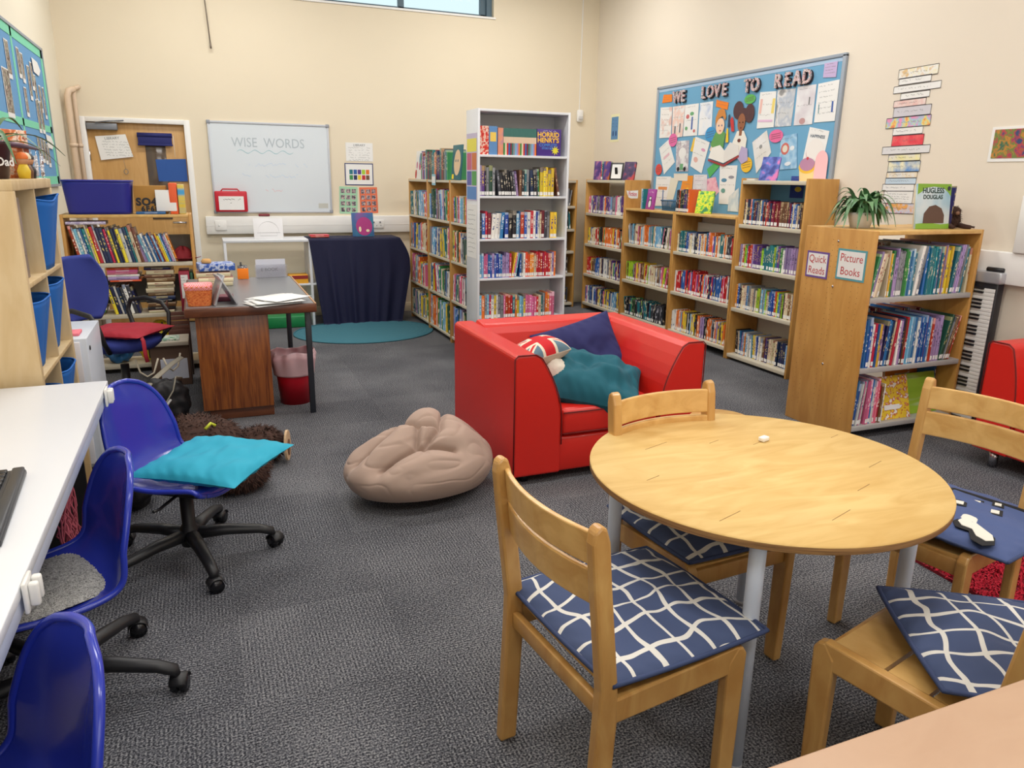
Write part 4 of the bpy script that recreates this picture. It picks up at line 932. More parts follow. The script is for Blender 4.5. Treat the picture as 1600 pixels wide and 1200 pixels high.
# ---------------------------------------------------------------- birch cube unit
ku = thing('cube_shelf', 'birch cube shelving unit holding blue fabric bins', 'shelving', (-.60, 3.15, 0))
TH = .038
MB().rbox((-.39, 0, 1.432), (0, .78, 1.47), .002).build('top_board', BIRCH, ku); MB().rbox((-.39, 0, 0), (0, .78, .038), .002).build('bottom_board', BIRCH, ku)
for y in (0, .742): MB().rbox((-.39, y, .038), (0, y+TH, 1.432), .002).build('side_panel', BIRCH, ku)
for z in (.382, .735, 1.085): MB().rbox((-.388, .038, z), (-.001, .742, z+.018), .001).build('shelf', BIRCH, ku)
for z0, z1 in ((.038, .382), (.40, .735), (.753, 1.085), (1.103, 1.432)): MB().box((-.387, .382, z0), (-.002, .398, z1)).build('divider', BIRCH, ku)
BIN = plain('blue_bin_cloth', (28, 104, 190), .8, bump=.1, bscale=300)
def bin_(label, y0, y1, z0, h, xf=-.02, slump=0, seed=0):
    t = thing('storage_bin', label, 'storage bin', (-.60, 3.15, z0+.001), 0, 'blue fabric bins in the cube unit')
    rr = random.Random(seed); cy = (y0+y1)/2; hw = (y1-y0)/2; xf = .045 if z0 > 1 else .02
    def fn(u, v):  # v around, u up
        a = 2*PI*v; e = 4.5; c, s_ = math.cos(a), math.sin(a); k = (abs(c)**e+abs(s_)**e)**(-1/e)
        sc_ = .70+.29*u
        return (xf-.17+.168*c*k*sc_, cy+hw*s_*k*sc_*.985, h*u+slump*.012*math.sin(3*a)*u)
    q = MB(); q.grid(fn, 12, 48); q.build('cloth', BIN, t, solid=.003)
    MB().tube([fn(1, i/48) for i in range(49)], .004, 6).build('rim', BIN, t)
    MB().box((xf-.17-.09, cy-hw*.6, 0), (xf-.17+.09, cy+hw*.6, .004)).build('base', BIN, t)
    return t
for (a, b, z0, h, lab, sl) in [(.402, .738, 1.103, .29, 'full blue fabric bin in the top far cube', 1), (.402, .738, .753, .29, 'empty blue fabric bin in the far cube under the full bin', 0), (.402, .738, .40, .27, 'blue fabric bin in the far cube just above desk height', 0),
        (.042, .378, .753, .27, 'blue fabric bin in the near cube, second row down', 0), (.042, .378, .40, .24, 'blue fabric bin with papers in the near cube at desk level', 0)]:
    bin_(lab, a, b, z0, h, slump=sl)
mf = thing('magazine_file', 'taupe magazine file in the top near cube', 'file', (-.60, 3.30, 1.104))
MB().rbox((-.25, 0, 0), (-.03, .09, .30), .003).build('box', plain('taupe_card', (142, 126, 116), .7), mf); q = MB(); [scribble(q, .02, .07, z, .006, RND, M=Matrix.Translation((-.029, 0, 0)) @ Matrix.Rotation(PI/2, 4, 'Z')) for z in (.10, .085)]; q.build('label_writing', INKK, mf)
o = MB().rbox((-.83, 3.42, 1.104), (-.66, 3.50, 1.33), .004).build('blue_folder', BIN); tag(o, 'blue folder at the back of the top near cube', 'folder')
# things on the cube unit
pot = thing('potted_plant', 'strap-leaved plant in a dark brown pot with white lettering', 'plant', (-.70, 3.36, 1.471))
MB().lathe([(.001, 0), (.055, 0), (.075, .12), (.078, .13), (.070, .13), (.066, .115), (.001, .11)], seg=28).build('pot', plain('brown_pot', (58, 30, 34), .4), pot)
q = MB(); textmb(q, 'Dad', .042, M=Matrix.Rotation(.9, 4, 'Z') @ Matrix.Translation((0, -.078, .06)), bold=.001); q.build('lettering', PAPER, pot)
def strap(a, L_, h, w_=.012, droop=.5, n=10, base=(0, 0, .11), wave=0):
    q = MB(); vs = []; c, s_ = math.cos(a), math.sin(a)
    for i in range(n+1):
        t = i/n; r = L_*t; z = h*math.sin(PI*.55*t)*1.0-droop*L_*t**2.4
        ww = w_*math.sin(PI*min(.98, .12+.88*t)**.7)+.001; zz = z
        for k in (-1, 0, 1): vs.append((base[0]+c*r-s_*ww*k+wave*math.sin(t*4)*-s_, base[1]+s_*r+c*ww*k+wave*math.sin(t*4)*c, max(.004, base[2]+zz+(abs(k)*.25*ww))))
    fs = [(3*i+j, 3*i+j+1, 3*i+j+4, 3*i+j+3) for i in range(n) for j in (0, 1)]
    return q.add(vs, fs, 0, True)
LEAF = plain('leaf_green', (70, 112, 70), .4, var=.2, vscale=12); LEAFP = plain('leaf_purple', (84, 52, 76), .4)
for k, (a, L_, h, d) in enumerate([(.9, .34, .10, .35), (.5, .24, .06, .5), (-.2, .20, .10, .7), (-1.0, .22, .12, .8), (2.0, .22, .1, .5), (3.4, .2, .14, .6), (4.4, .2, .1, .6), (1.3, .28, .16, .3)]):
    strap(a, L_, h, .013, d).build('leaf', LEAF, pot)
fig = [('orange patterned picture book standing on the cube unit', (-.74, 3.62), (.02, .18, .19), mottled('orange_pattern', [(196, 96, 50), (222, 130, 70), (240, 220, 200), (150, 70, 40)], 30), 'picture_board')]
for lab, (x, y), (a, b, c_), mt, nm in fig:
    o = MB().rbox((0, 0, 0), (a, b, c_), .002).build(nm, mt, loc=(x, y, 1.471), rot=(0, 0, -.5)); tag(o, lab, 'book')
def toy(label, x, y, cols, s_=1):
    t = thing('toy_figure', label, 'toy', (x, y, 1.471), -.6, 'small figures on the cube unit')
    MB().lathe([(.001, 0), (.02*s_, 0), (.024*s_, .03*s_), (.014*s_, .055*s_), (.001, .056*s_)], seg=16).build('body', plain('toy_'+cols[0], PAL[cols[0]][0], .5), t)
    MB().lathe([(.001, .05*s_), (.015*s_, .056*s_), (.02*s_, .072*s_), (.013*s_, .09*s_), (.001, .094*s_)], seg=16).build('head', plain('toy_skin', (206, 150, 110), .5), t)
    MB().lathe([(.021*s_, .076*s_), (.022*s_, .084*s_), (.014*s_, .099*s_), (.001, .102*s_)], seg=16).build('hat', plain('toy_'+cols[1], PAL[cols[1]][0], .5), t)
toy('little toy figure with orange hat on the cube unit', -.64, 3.62, ('yellow', 'orange')); toy('little toy figure in black with grey hat on cube unit', -.64, 3.74, ('black', 'dark grey')); toy('little toy figure in brown and cream on cube unit', -.64, 3.68, ('brown', 'cream'))
o = MB().tube([(-.70, 3.42, 1.60), (-.65, 3.70, 1.60), (-.60, 3.95, 1.585)], [.013, .011, .001], 10).build('pointed_stick', LEAFP); tag(o, 'purple pointed wooden stick across the plant', 'stick')
rk = thing('wire_rack', 'wire rack of small white cards at the end of cube unit', 'rack', (-.67, 3.85, 1.471), .1)
q = MB()
for k in range(7): q.tube([(-.05+.018*k, -.05, 0), (-.05+.018*k, -.02, .05), (-.05+.018*k, .04, .12)], .0015, 5)
for z, y in ((.0, -.05), (.05, -.02), (.12, .04)): q.tube([(-.06, y, z), (.07, y, z)], .002, 5)
q.build('wires', CHROME, rk)
for k in range(6): MB().rbox((-.05+.02*k, -.03+.006*k, .01), (-.036+.02*k, -.027+.006*k, .10), .0005, M=Matrix.Rotation(-.4, 4, 'X')).build('card', mottled('card_print', [(230, 232, 236), (150, 160, 190), (235, 235, 235), (120, 90, 80)], 60), rk)
# ---------------------------------------------------------------- filing cabinet
fc = thing('filing_cabinet', 'white metal drawer cabinet beyond the birch cube unit', 'cabinet', (-1.05, 4.17, 0))
MB().rbox((0, 0, .02), (.47, .52, .70), .004).build('body', plain('cabinet_blue_white', (206, 214, 226), .35), fc)
for k in range(3):
    d = MB().rbox((.03, -.014, .04+.22*k), (.44, -.001, .245+.22*k), .003).build('drawer', plain('cabinet_white', (224, 224, 232), .35), fc)
    MB().rbox((.2, -.024, .2+.22*k), (.28, -.014, .215+.22*k), .002).build('handle', CHROME, d)
MB().cyl((.471, .06, .64), .012, .004, 12, axis='x').build('lock', BLACK, fc)
r3 = random.Random(2)
stack(-.92, 4.30, .70, 3, .18, .22, (.010, .018), ['red', 'light blue', 'cream'], 'pile on the white cabinet', 'books piled on the white cabinet', r3)
stack(-.93, 4.42, .743, 3, .16, .20, (.014, .024), ['brown', 'cream', 'dark red'], 'upper pile on white cabinet', 'books piled on the white cabinet', r3)
o = MB().rbox((-.72, 4.24, .7005), (-.62, 4.36, .715), .003).build('pink_notebook', plain('pink_note', (232, 120, 136), .6)); tag(o, 'pink notebook on the white cabinet top corner', 'notebook')
# ---------------------------------------------------------------- blue office chair behind the wooden desk
oc = thing('office_chair', 'blue fabric office chair with loop arms and red seat pad', 'chair', (-.54, 5.30, 0), math.radians(-40))
OB = plain('office_blue_cloth', (44, 58, 140), .8, bump=.2, bscale=300)
MB().lathe([(.001, .40), (.20, .41), (.235, .44), (.24, .475), (.20, .495), (.001, .50)], seg=40).build('seat', OB, oc)
MB().grid(lambda u, v: (-.30-.02*math.cos((v-.5)*3)+.035*(2*v-1)**2-.03*u, (2*v-1)*.22*math.sin(PI*(.12+.76*u))**.6, .56+.42*u), 20, 20).build('backrest', OB, oc, solid=.05, subd=1)
MB().tube([(-.16, 0, .40), (-.30, 0, .42), (-.34, 0, .62)], .02, 10, flat=.6).build('back_bar', BLACK, oc)
for s_ in (-1, 1): MB().tube([(.10, s_*.20, .42), (.14, s_*.27, .50), (.13, s_*.29, .60), (.08, s_*.29, .665), (-.05, s_*.29, .69), (-.17, s_*.28, .67), (-.19, s_*.27, .60), (-.12, s_*.24, .48), (-.08, s_*.20, .42)], .016, 10, flat=.8).build('arm_loop', BLACK, oc)
star(oc, .30, .3, .09)
rp = pillow('seat_pad', 'dark red tie-on seat pad on the blue office chair', 'cushion', plain('red_pad_cloth', (158, 28, 46), .85, bump=.2, bscale=400), (-.51, 5.27, .525), (0, 0, -.5), .44, .42, .06, wr=.006, seed=8)
q = MB().tube([(.20, -.15, 0), (.24, -.19, -.02), (.25, -.2, -.10), (.255, -.195, -.15)], .012, 8, flat=.3).build('tie', plain('red_pad_cloth', (158, 28, 46)), rp)
q = MB(); q.tube([(-.30, 5.13, .36), (-.28, 5.12, .30), (-.25, 5.14, .27), (-.22, 5.17, .29), (-.2, 5.2, .37)], .006, 6); q.tube([(-.46, 5.14, .36), (-.44, 5.12, .28), (-.40, 5.11, .25), (-.36, 5.12, .27), (-.33, 5.13, .36)], .006, 6)
tag(q.build('string_ties', plain('cream_string', (206, 196, 176), .9)), 'cream cord ties dangling from the office chair', 'cord')
# ---------------------------------------------------------------- wooden teacher desk
DA = math.atan2(.13, .77)
dk = thing('desk', 'brown wooden desk with grey top and black metal legs', 'desk', (-.14, 4.745, 0), 0)
GT = plain('grey_laminate', (118, 119, 122), .3)
q = MB(); q.rbox((0, 0, .672), (.765, 1.38, .728), .006, 0); q.build('desk_top', MAHOGD, dk); MB().box((.012, .008, .728), (.748, 1.37, .7305)).build('desk_surface', GT, dk)
MB().rbox((.752, 0, .724), (.764, 1.38, .7315), .002).build('edge_strip', plain('edge_tan', (176, 136, 100), .5), dk)
p_ = MB().rbox((.055, .075, .07), (.475, 1.28, .671), .003).build('pedestal', MAHOG, dk); MB().rbox((.09, .10, 0), (.475, 1.25, .07), .003).build('plinth', MAHOGD, p_)
for x, y in ((.715, .07), (.715, 1.3)): MB().rbox((x-.0175, y-.0175, 0), (x+.0175, y+.0175, .672), .003).build('leg', plain('black_steel', (34, 38, 46), .4), dk)
def ondesk(px, py): return (-.14+px, 4.745+py)
DZT = .731
bk = thing('basket', 'orange woven basket lined with pink gingham on wooden desk', 'basket', (*ondesk(.09, .12), DZT))
def orw(u, v):
    a = 2*PI*v; e = 5; c, s_ = math.cos(a), math.sin(a); k = (abs(c)**e+abs(s_)**e)**(-1/e); r = .062+.016*u + .002*math.sin(u*PI*14+PI*(int(v*40) % 2)); return (r*c*k, r*s_*k*.85, .12*u)
MB().grid(orw, 30, 80).build('woven_body', mottled('orange_weave', [(206, 96, 44), (232, 136, 70), (210, 104, 50)], 60), bk, solid=.003)
def ging():
    m, N, L, P = newmat('pink_gingham'); tc = N.new('ShaderNodeTexCoord'); ck = N.new('ShaderNodeTexChecker'); ck.inputs['Scale'].default_value = 160; ck.inputs[1].default_value = lin((236, 90, 100)); ck.inputs[2].default_value = lin((246, 190, 190)); L.new(tc.outputs['Object'], ck.inputs[0]); L.new(ck.outputs[0], P.inputs['Base Color']); return m
MB().grid(lambda u, v: tuple(Vector(orw(.78+.3*u, v))*1.03 if u < .5 else Vector((orw(.9, v)[0]*(1.6-u*1.2), orw(.9, v)[1]*(1.6-u*1.2), .13-.03*(u-.5)))), 8, 60).build('gingham_liner', ging(), bk, solid=.002)
o = MB().rbox((0, 0, 0), (.012, .15, .19), .002, M=Matrix.Rotation(.35, 4, 'Y')).build('tablet_stand', plain('silver', (190, 192, 198), .3, metal=.5), loc=(*ondesk(.17, .05), DZT+.004), rot=(0, 0, .2)); tag(o, 'silver framed tablet propped beside the orange basket', 'tablet')
o = MB().rbox((0, 0, 0), (.010, .15, .20), .002, M=Matrix.Rotation(-.5, 4, 'Y')).build('photo_frame', plain('silver', (190, 192, 198)), loc=(*ondesk(.30, .07), DZT+.001), rot=(0, 0, .2)); tag(o, 'white edged frame leaning left next to the loose papers', 'frame')
o = MB().rbox((0, 0, 0), (.10, .12, .03), .004).build('stapler_box', plain('maroon_box', (110, 40, 60), .5), loc=(*ondesk(.19, .22), DZT)); tag(o, 'small maroon box behind the leaning frames on the desk', 'box')
for k in range(6):
    o = MB().grid(lambda u, v, k=k: (.21*u, .297*v, .004*noise.noise(Vector((u*2, v*2, k)))+.006*max(0, u+v-1.6)), 8, 8).build('paper_sheet', PAPER, loc=(*ondesk(.33+.012*k, .10+.03*((k*7) % 5)), DZT+.004+.0045*k), rot=(0, 0, [-1.2, -1.4, -1.0, -1.35, -1.15, -.9][k]), solid=.0004)
    tag(o, ['loose white sheet at the bottom of the desk papers', 'loose white sheet second from bottom of desk papers', 'loose white sheet midway in the desk papers', 'loose white sheet just above the middle of desk papers', 'loose white sheet just beneath the topmost desk paper', 'topmost loose white sheet on the wooden desk'][k], 'paper', 'loose papers on the wooden desk')
stack(*ondesk(.07, .92), DZT, 3, .24, .22, (.026, .036), ['cream', 'cream', 'cream'], 'pile at back of wooden desk', 'books at the back of the wooden desk', r3)
o = MB().rbox((0, 0, 0), (.24, .17, .05), .004).build('blue_carton', mottled('blue_carton', [(34, 70, 150), (44, 90, 180), (200, 210, 230), (40, 80, 160)], 22), loc=(*ondesk(.10, .93), DZT+.105), rot=(0, 0, .12)); tag(o, 'blue printed carton on top of the desk book pile', 'box')
o = MB().lathe([(.001, 0), (.03, 0), (.036, .012), (.026, .03), (.001, .034)], seg=20).build('tan_sponge', plain('tan_sponge', (206, 160, 100), .8), loc=(*ondesk(.15, 1.0), DZT+.156)); tag(o, 'round tan tub lid on the blue carton', 'lid')
# sticky note on pot with black pen
pn = thing('pen_pot', 'clear pen pot with orange note and black marker', 'pen pot', (*ondesk(.40, 1.30), DZT))
MB().lathe([(.001, 0), (.03, 0), (.036, .10)], seg=20).build('pot', plain('clear_plastic', (235, 235, 240), .1, trans=.85), pn, solid=.0015)
MB().rbox((-.04, -.042, .002), (.04, -.038, .082), .001).build('sticky_note', plain('orange_note', (255, 136, 24), .7), pn); MB().tube([(0, 0, .01), (-.01, 0, .125)], .007, 8).build('marker', BLACKG, pn)
ph = thing('paper_tray', 'clear tray holding a printed paper at the desk end', 'tray', (*ondesk(.60, 1.31), DZT), .05)
MB().box((-.11, 0, 0), (.13, .003, .10)).build('front', plain('clear_plastic', (235, 235, 240)), ph); MB().box((-.10, .02, 0), (.12, .022, .14)).build('printed_sheet', plain('pale_blue_paper', (214, 218, 232), .8), ph)
q = MB(); textmb(q, 'E BOOK', .035, M=Matrix.Translation((.0, .0185, .06))); q.build('lettering', INKG, ph)
# ---------------------------------------------------------------- items in and around the desk area
bn = thing('waste_bin', 'red waste bin with a pink translucent liner', 'bin', (.50, 5.11, 0))
MB().lathe([(.001, .004), (.095, .004), (.10, 0), (.118, .22), (.128, .30)], seg=36).build('bin_body', plain('bin_red', (196, 18, 40), .35), bn, solid=.003)
MB().grid(lambda u, v: ((.130+.012*math.sin(v*2*PI*9)*u+.004)*math.cos(2*PI*v)*(1.0+.13*u-.14*max(0, u-.8)*5), (.130+.012*math.sin(v*2*PI*9)*u+.004)*math.sin(2*PI*v)*(1.0+.13*u-.14*max(0, u-.8)*5), .20+.155*u+.012*math.sin(v*2*PI*3)*u), 14, 90).build('liner', plain('pink_liner', (240, 206, 212), .4, trans=.4), bn, solid=.001)
bp_ = thing('backpack', 'black rucksack with pale straps slumped on floor by desk', 'bag', (-.30, 4.93, 0), .3)
def bagmesh(rx, ry, h, seed):
    bm = bmesh.new(); bmesh.ops.create_icosphere(bm, subdivisions=5, radius=1)
    for v in bm.verts:
        p = v.co.copy(); e = 3; k = (abs(p.x)**e+abs(p.y)**e+abs(p.z)**e)**(-1/e)
        n_ = noise.noise(p*2.5+Vector((seed, 0, 0))); v.co = Vector((p.x*k*rx, p.y*k*ry, (p.z*k*.5+.5)*h))*(1+.0)+p*n_*.03
        v.co.z = max(.002, v.co.z)
    return MB().bm(bm)
bagmesh(.13, .10, .26, 3).build('body', plain('bag_black', (26, 26, 30), .6, bump=.4, bscale=60), bp_)
MB().tube([(-.10, -.10, .02), (-.05, -.115, .12), (.02, -.115, .22), (.05, -.08, .29), (.10, -.02, .26)], .014, 8, flat=.3).build('strap', plain('strap_grey', (150, 144, 130), .8), bp_)
MB().tube([(-.14, -.06, .03), (-.09, -.12, .03), (-.06, -.125, .10), (-.0, -.12, .17)], .008, 8).build('zip', plain('zip_white', (190, 190, 190), .5), bp_)
o = MB().tube([(-.44, 4.80, .20), (-.37, 4.93, .26), (-.25, 5.08, .33), (-.19, 5.12, .36)], .022, 10, flat=.25).build('grey_strap', plain('strap_grey', (150, 144, 130))); tag(o, 'broad grey webbing strap slanting up to the desk side', 'strap')
cb = thing('cardboard_box', 'open brown cardboard box stuffed beside the wooden desk', 'box', (-.42, 5.80, 0), 0)
MB().rbox((0, 0, 0), (.26, .26, .30), .003).build('box', plain('cardboard', (108, 84, 70), .8), cb); MB().rbox((-.03, -.03, .30), (.26, .25, .33), .003).build('flap', plain('card_white', (190, 180, 164), .8), cb)
MB().box((.06, -.0015, .05), (.24, 0, .2)).build('label', plain('pale_blue_paper', (214, 218, 232)), cb)
q = MB().box((.0, .0, .331), (.2, .15, .345)).build('magazines', mottled('green_mag', [(90, 150, 110), (220, 220, 210), (130, 170, 150)], 25), cb)
wb_ = thing('crate', 'brown wooden crate between the yellow bag and the desk', 'crate', (-.30, 6.09, .36), .0)
for k in range(4): MB().rbox((0, 0, .035*k), (.15, .012, .035*k+.028), .002).build('slat', plain('crate_brown', (96, 58, 48), .6), wb_)
for a in (0, .14): MB().rbox((a, .012, 0), (a+.01, .18, .20), .002).build('end_or_shade_panel', plain('crate_brown', (96, 58, 48)), wb_)
MB().rbox((.0, .0, -.05), (.15, .19, .0), .002).build('base', plain('crate_brown', (96, 58, 48)), wb_)
MB().box((-.0, .0, -.36), (.15, .19, -.05)).build('lower_box', plain('cardboard_dark', (70, 52, 46), .8), wb_)
yb = thing('tote_bag', 'yellow bag with black straps on the lowest door shelf', 'bag', (-.40, 6.42, .066), 0)
bagmesh(.15, .09, .30, 8).build('body', plain('bag_yellow', (226, 200, 20), .5), yb)
for x in (-.06, .06): MB().tube([(x, -.118, .04), (x, -.12, .18), (x*.8, -.07, .31)], .014, 8, flat=.4).build('strap', BLACK, yb)
tb_ = bagmesh(.09, .07, .2, 12).build('bag', plain('bag_teal', (24, 84, 130), .5), loc=(-.68, 6.42, .066)); tag(tb_, 'dark teal blue carrier bag on the lowest door shelf', 'bag')
# on top of the door bookcase
bt = thing('plastic_tub', 'big dark blue plastic tub on the bookcase by the door', 'tub', (-.68, 6.44, 1.201))
def tub(u, v):
    a = 2*PI*v; e = 7; c, s_ = math.cos(a), math.sin(a); k = (abs(c)**e+abs(s_)**e)**(-1/e); f_ = 1+.10*u; return (.205*c*k*f_, .13*s_*k*f_, .235*u)
MB().grid(tub, 12, 80).build('body', plain('tub_blue', (34, 38, 138), .35), bt, solid=.003); MB().tube([tub(1, i/80) for i in range(81)], .007, 8).build('rim', plain('tub_blue', (34, 38, 138)), bt)
MB().box((-.18, -.11, 0), (.18, .11, .004)).build('base', plain('tub_blue', (34, 38, 138)), bt)
cx = thing('cardboard_box', 'brown printed carton with black symbols right of the blue tub', 'box', (-.445, 6.36, 1.201))
MB().rbox((0, 0, 0), (.22, .16, .205), .002).build('carton', plain('carton_gold', (170, 122, 48), .6), cx)
q = MB(); textmb(q, 'SO42', .075, M=Matrix.Translation((.10, -.001, .085)), bold=.004, space=1.1); textmb(q, '6F68', .05, M=Matrix.Translation((.10, -.001, .035)), bold=.003, space=1.3); q.build('lettering', INKK, cx)
for lab, x, w_, h, m_ in (('orange folder standing on the bookcase by the door', -.205, .055, .225, plain('folder_orange', (232, 96, 48), .6)), ('blue and yellow striped folder at the bookcase end by door', -.145, .045, .215, mottled('stripe_by', [(70, 160, 210), (230, 200, 60), (70, 160, 210)], 6, stretch=(.1, .1, 1.5)))):
    o = MB().rbox((0, 0, 0), (w_, .22, h), .002).build('folder', m_, loc=(x, 6.33, 1.201)); tag(o, lab, 'folder')
o = MB().rbox((0, 0, 0), (.14, .004, .155), .001, M=Matrix.Rotation(-.08, 4, 'X')).build('card', PAPER, loc=(-.30, 6.325, 1.222)); tag(o, 'plain white card leaning on the brown carton by the door', 'card')
o = MB().rbox((0, 0, 0), (.2, .1, .018), .002).build('booklet', CM['blue'], loc=(-.44, 6.305, 1.201)); o.scale.y = .5; tag(o, 'thin blue booklet lying in front of the brown carton', 'book')
# signs on the door
for lab, cs, mt, ln in (('handwritten white Library notice taped to the door', [(-.862, 1.825), (-.600, 1.852), (-.553, 1.645), (-.835, 1.608)], PAPER, 6), ('plain blue card taped low on the door window', [(-.36, 1.625), (-.085, 1.635), (-.085, 1.42), (-.35, 1.418)], plain('card_blue', (36, 84, 160), .6), 0)):
    q = MB(); q.prism(cs, 8.394, 8.395 if not ln else 8.3955, 0, 'y'); mats = [mt, INKG]
    if ln:
        textmb(q, 'LIBRARY', .034, M=Matrix.Translation((-.72, 8.3934, 1.81)) @ Matrix.Rotation(-.08, 4, 'Y'), mi=1)
        for k in range(ln): scribble(q, -.82+.008*k, -.59+.008*k, 1.78-.025*k, .012, RND, M=Matrix.Translation((0, 8.3938, 0)), mi=1)
    tag(q.build('notice', mats), lab, 'notice')
bl = thing('roller_blind', 'rolled up navy blind above the door window', 'blind', (-.33, 8.38, 1.85))
MB().cyl((-.17, 0, 0), .022, .31, 16, axis='x').build('roll', plain('navy_blind', (30, 36, 104), .7), bl); MB().rbox((-.165, -.012, -.085), (.135, -.008, 0), .001).build('fabric', plain('navy_blind', (30, 36, 104)), bl); MB().rbox((-.17, -.016, -.098), (.14, -.004, -.08), .003).build('bottom_bar', plain('navy_blind', (30, 36, 104)), bl)
MB().tube([(.15, -.01, 0), (.15, -.012, -.2)], .002, 5).build('cord', WHITEL, bl)
q = MB(); q.tube([(-.64, 8.385, 1.61), (-.63, 8.38, 1.53)], .0015, 5); q.tube([(-.63+.018*math.sin(2*PI*k/10), 8.382, 1.505+.024*math.cos(2*PI*k/10)) for k in range(11)], .003, 5)
tag(q.build('keyring', plain('grey_ink', (120, 124, 128))), 'small hook and string loop hanging under the door notice', 'hook')
# ---------------------------------------------------------------- back wall items
wbo = thing('whiteboard', 'white magnetic board with faded writing, grey frame', 'whiteboard', (.15, YB, 1.125))
W_, H_ = 1.16, .87
MB().box((0, -.018, 0), (W_, -.004, H_)).build('panel', plain('board_surface', (214, 222, 228), .18), wbo)
fr = MB(); fr.rbox((-.012, -.026, -.012), (W_+.012, -.002, .008), .003); fr.rbox((-.012, -.026, H_-.008), (W_+.012, -.002, H_+.012), .003); fr.rbox((-.012, -.026, 0), (.006, -.002, H_), .003); fr.rbox((W_-.006, -.026, 0), (W_+.012, -.002, H_), .003)
fr.build('frame', plain('board_frame', (196, 200, 208), .4), wbo)
for x in (0, W_):
    for z in (0, H_): MB().rbox((x-.018, -.03, z-.018), (x+.018, -.002, z+.018), .006).build('corner_cap', plain('cap_grey', (150, 154, 162), .5), wbo)
q = MB(); textmb(q, 'WISE  WORDS', .13, M=Matrix.Translation((.56, -.0186, .68)), sx=.85); q.build('writing_grey', plain('faint_ink', (176, 188, 196), .4), wbo)
q = MB(); _rib(q, [(.25+.55*i/60, .595+.016*math.sin(i*.42)) for i in range(61)], -.0188, .003, None, 0); q.build('wavy_underline', plain('faint_teal', (150, 196, 204), .4), wbo)
q = MB(); r5 = random.Random(3)
for z, a, b in ((.47, .35, .95), (.36, .28, .84)): scribble(q, a, b, z, .04, r5, y=-.0186, w_=.0018)
q.build('writing_blue', plain('faint_blue', (176, 202, 230), .4), wbo)
q = MB(); scribble(q, .50, .68, .215, .028, r5, y=-.0186, w_=.0018); q.build('writing_red', plain('faint_red', (226, 160, 165), .4), wbo)
MB().box((1.03, -.0195, .035), (1.13, -.018, .085)).build('maker_label', plain('label_sand', (196, 198, 190), .5), wbo)
fa = thing('document_case', 'red plastic carry case with white label hung on whiteboard', 'case', (.15, 8.30, 1.125), 0)
MB().rbox((0, 0, 0), (.31, .052, .205), .012).build('shell', plain('case_red', (196, 26, 46), .4), fa); MB().box((.035, -.002, .02), (.275, 0, .155)).build('label', PAPER, fa)
q = MB(); scribble(q, .06, .25, .125, .014, r5, y=-.0028, w_=.0018); scribble(q, .13, .16, .09, .010, r5, y=-.0028, w_=.0016); q.build('label_writing', INKK, fa)
MB().tube([(.06, .02, .2), (.08, .02, .225), (.22, .02, .225), (.24, .02, .2)], .007, 8).build('handle', plain('case_red', (196, 26, 46)), fa)
o = MB().rbox((0, 0, 0), (.11, .03, .022), .004).build('board_eraser', plain('eraser_maroon', (138, 58, 66), .7), loc=(.56, 8.32, 1.081)); tag(o, 'maroon board eraser on the trunking under the whiteboard', 'eraser')
sk = thing('socket', 'white double socket on the trunking, covered plate nearest door', 'socket', (.13, YB-.0575, .99)); MB().rbox((0, -.008, -.05), (.11, 0, .05), .004).build('plate', WHITEL, sk); MB().rbox((.03, -.012, -.01), (.045, -.008, .01), .002).build('switch', PAPER, sk)
sk = thing('socket', 'white double socket on the trunking beside the purple book', 'socket', (1.72, YB-.0575, .99)); MB().rbox((0, -.008, -.045), (.15, 0, .045), .004).build('plate', WHITEL, sk)
q = MB(); [q.box((.02+.045*k, -.0085, -.02), (.028+.045*k, -.008, -.01)) for k in range(3)]; [q.box((.03+.07*k, -.012, .012), (.045+.07*k, -.008, .028)) for k in range(2)]; q.build('pin_holes', plain('socket_grey', (120, 120, 124), .5), sk)
def back_sheet(name, label, x0, x1, z0, z1, mats, detail=None, tilt=0):
    t = thing(name, label, 'poster', ((x0+x1)/2, YB-.001, (z0+z1)/2)); t.rotation_euler = (0, tilt, 0)
    W, H = (x1-x0)/2, (z1-z0)/2; MB().box((-W, -.002, -H), (W, 0, H)).build('sheet', mats[0], t)
    if detail: detail(t, W, H)
    return t
def lib(t, W, H):
    q = MB(); textmb(q, 'LIBRARY', .034, M=Matrix.Translation((0, -.0026, H*.72))); [scribble(q, -W*.8, W*.8, H*.45-.025*k, .012, r5, y=-.0026) for k in range(6)]; q.build('writing', INKG, t)
back_sheet('notice', 'white handwritten Library notice on wall right of whiteboard', 1.495, 1.785, 1.65, 1.84, [PAPER], lib)
def pic(t, W, H):
    MB().box((-W+.01, -.0026, -H+.01), (W-.01, -.002, H-.01)).build('inner_sheet', PAPER, t)
    cc = ['teal', 'blue', 'purple', 'lime green', 'orange', 'green', 'navy', 'yellow', 'red', 'brown']
    for i in range(10):
        x = -W*.68+(i % 5)*W*.29; z = H*.42-(i//5)*H*.5; MB().box((x, -.0032, z-H*.42), (x+W*.24, -.0026, z)).build('icon_tile', plain('tile_'+cc[i], PAL[cc[i]][0], .6), t)
back_sheet('poster', 'navy bordered poster with ten coloured tiles', 1.475, 1.782, 1.40, 1.63, [plain('navy_border', (44, 56, 110), .6)], pic)
def faces(col):
    def f(t, W, H):
        for i in range(12):
            x = -W*.62+(i % 3)*W*.6; z = H*.68-(i//3)*H*.46; MB().box((x-.022, -.0028, z-.022), (x+.022, -.002, z+.022)).build('small_picture', mottled('mini_'+col, [(60, 60, 70), (150, 130, 140), (210, 190, 180)], 40), t)
    return f
back_sheet('poster', 'mint green sheet of small photos low on the wall', 1.405, 1.60, 1.10, 1.385, [plain('mint_sheet', (166, 212, 178), .7)], faces('g'), .03)
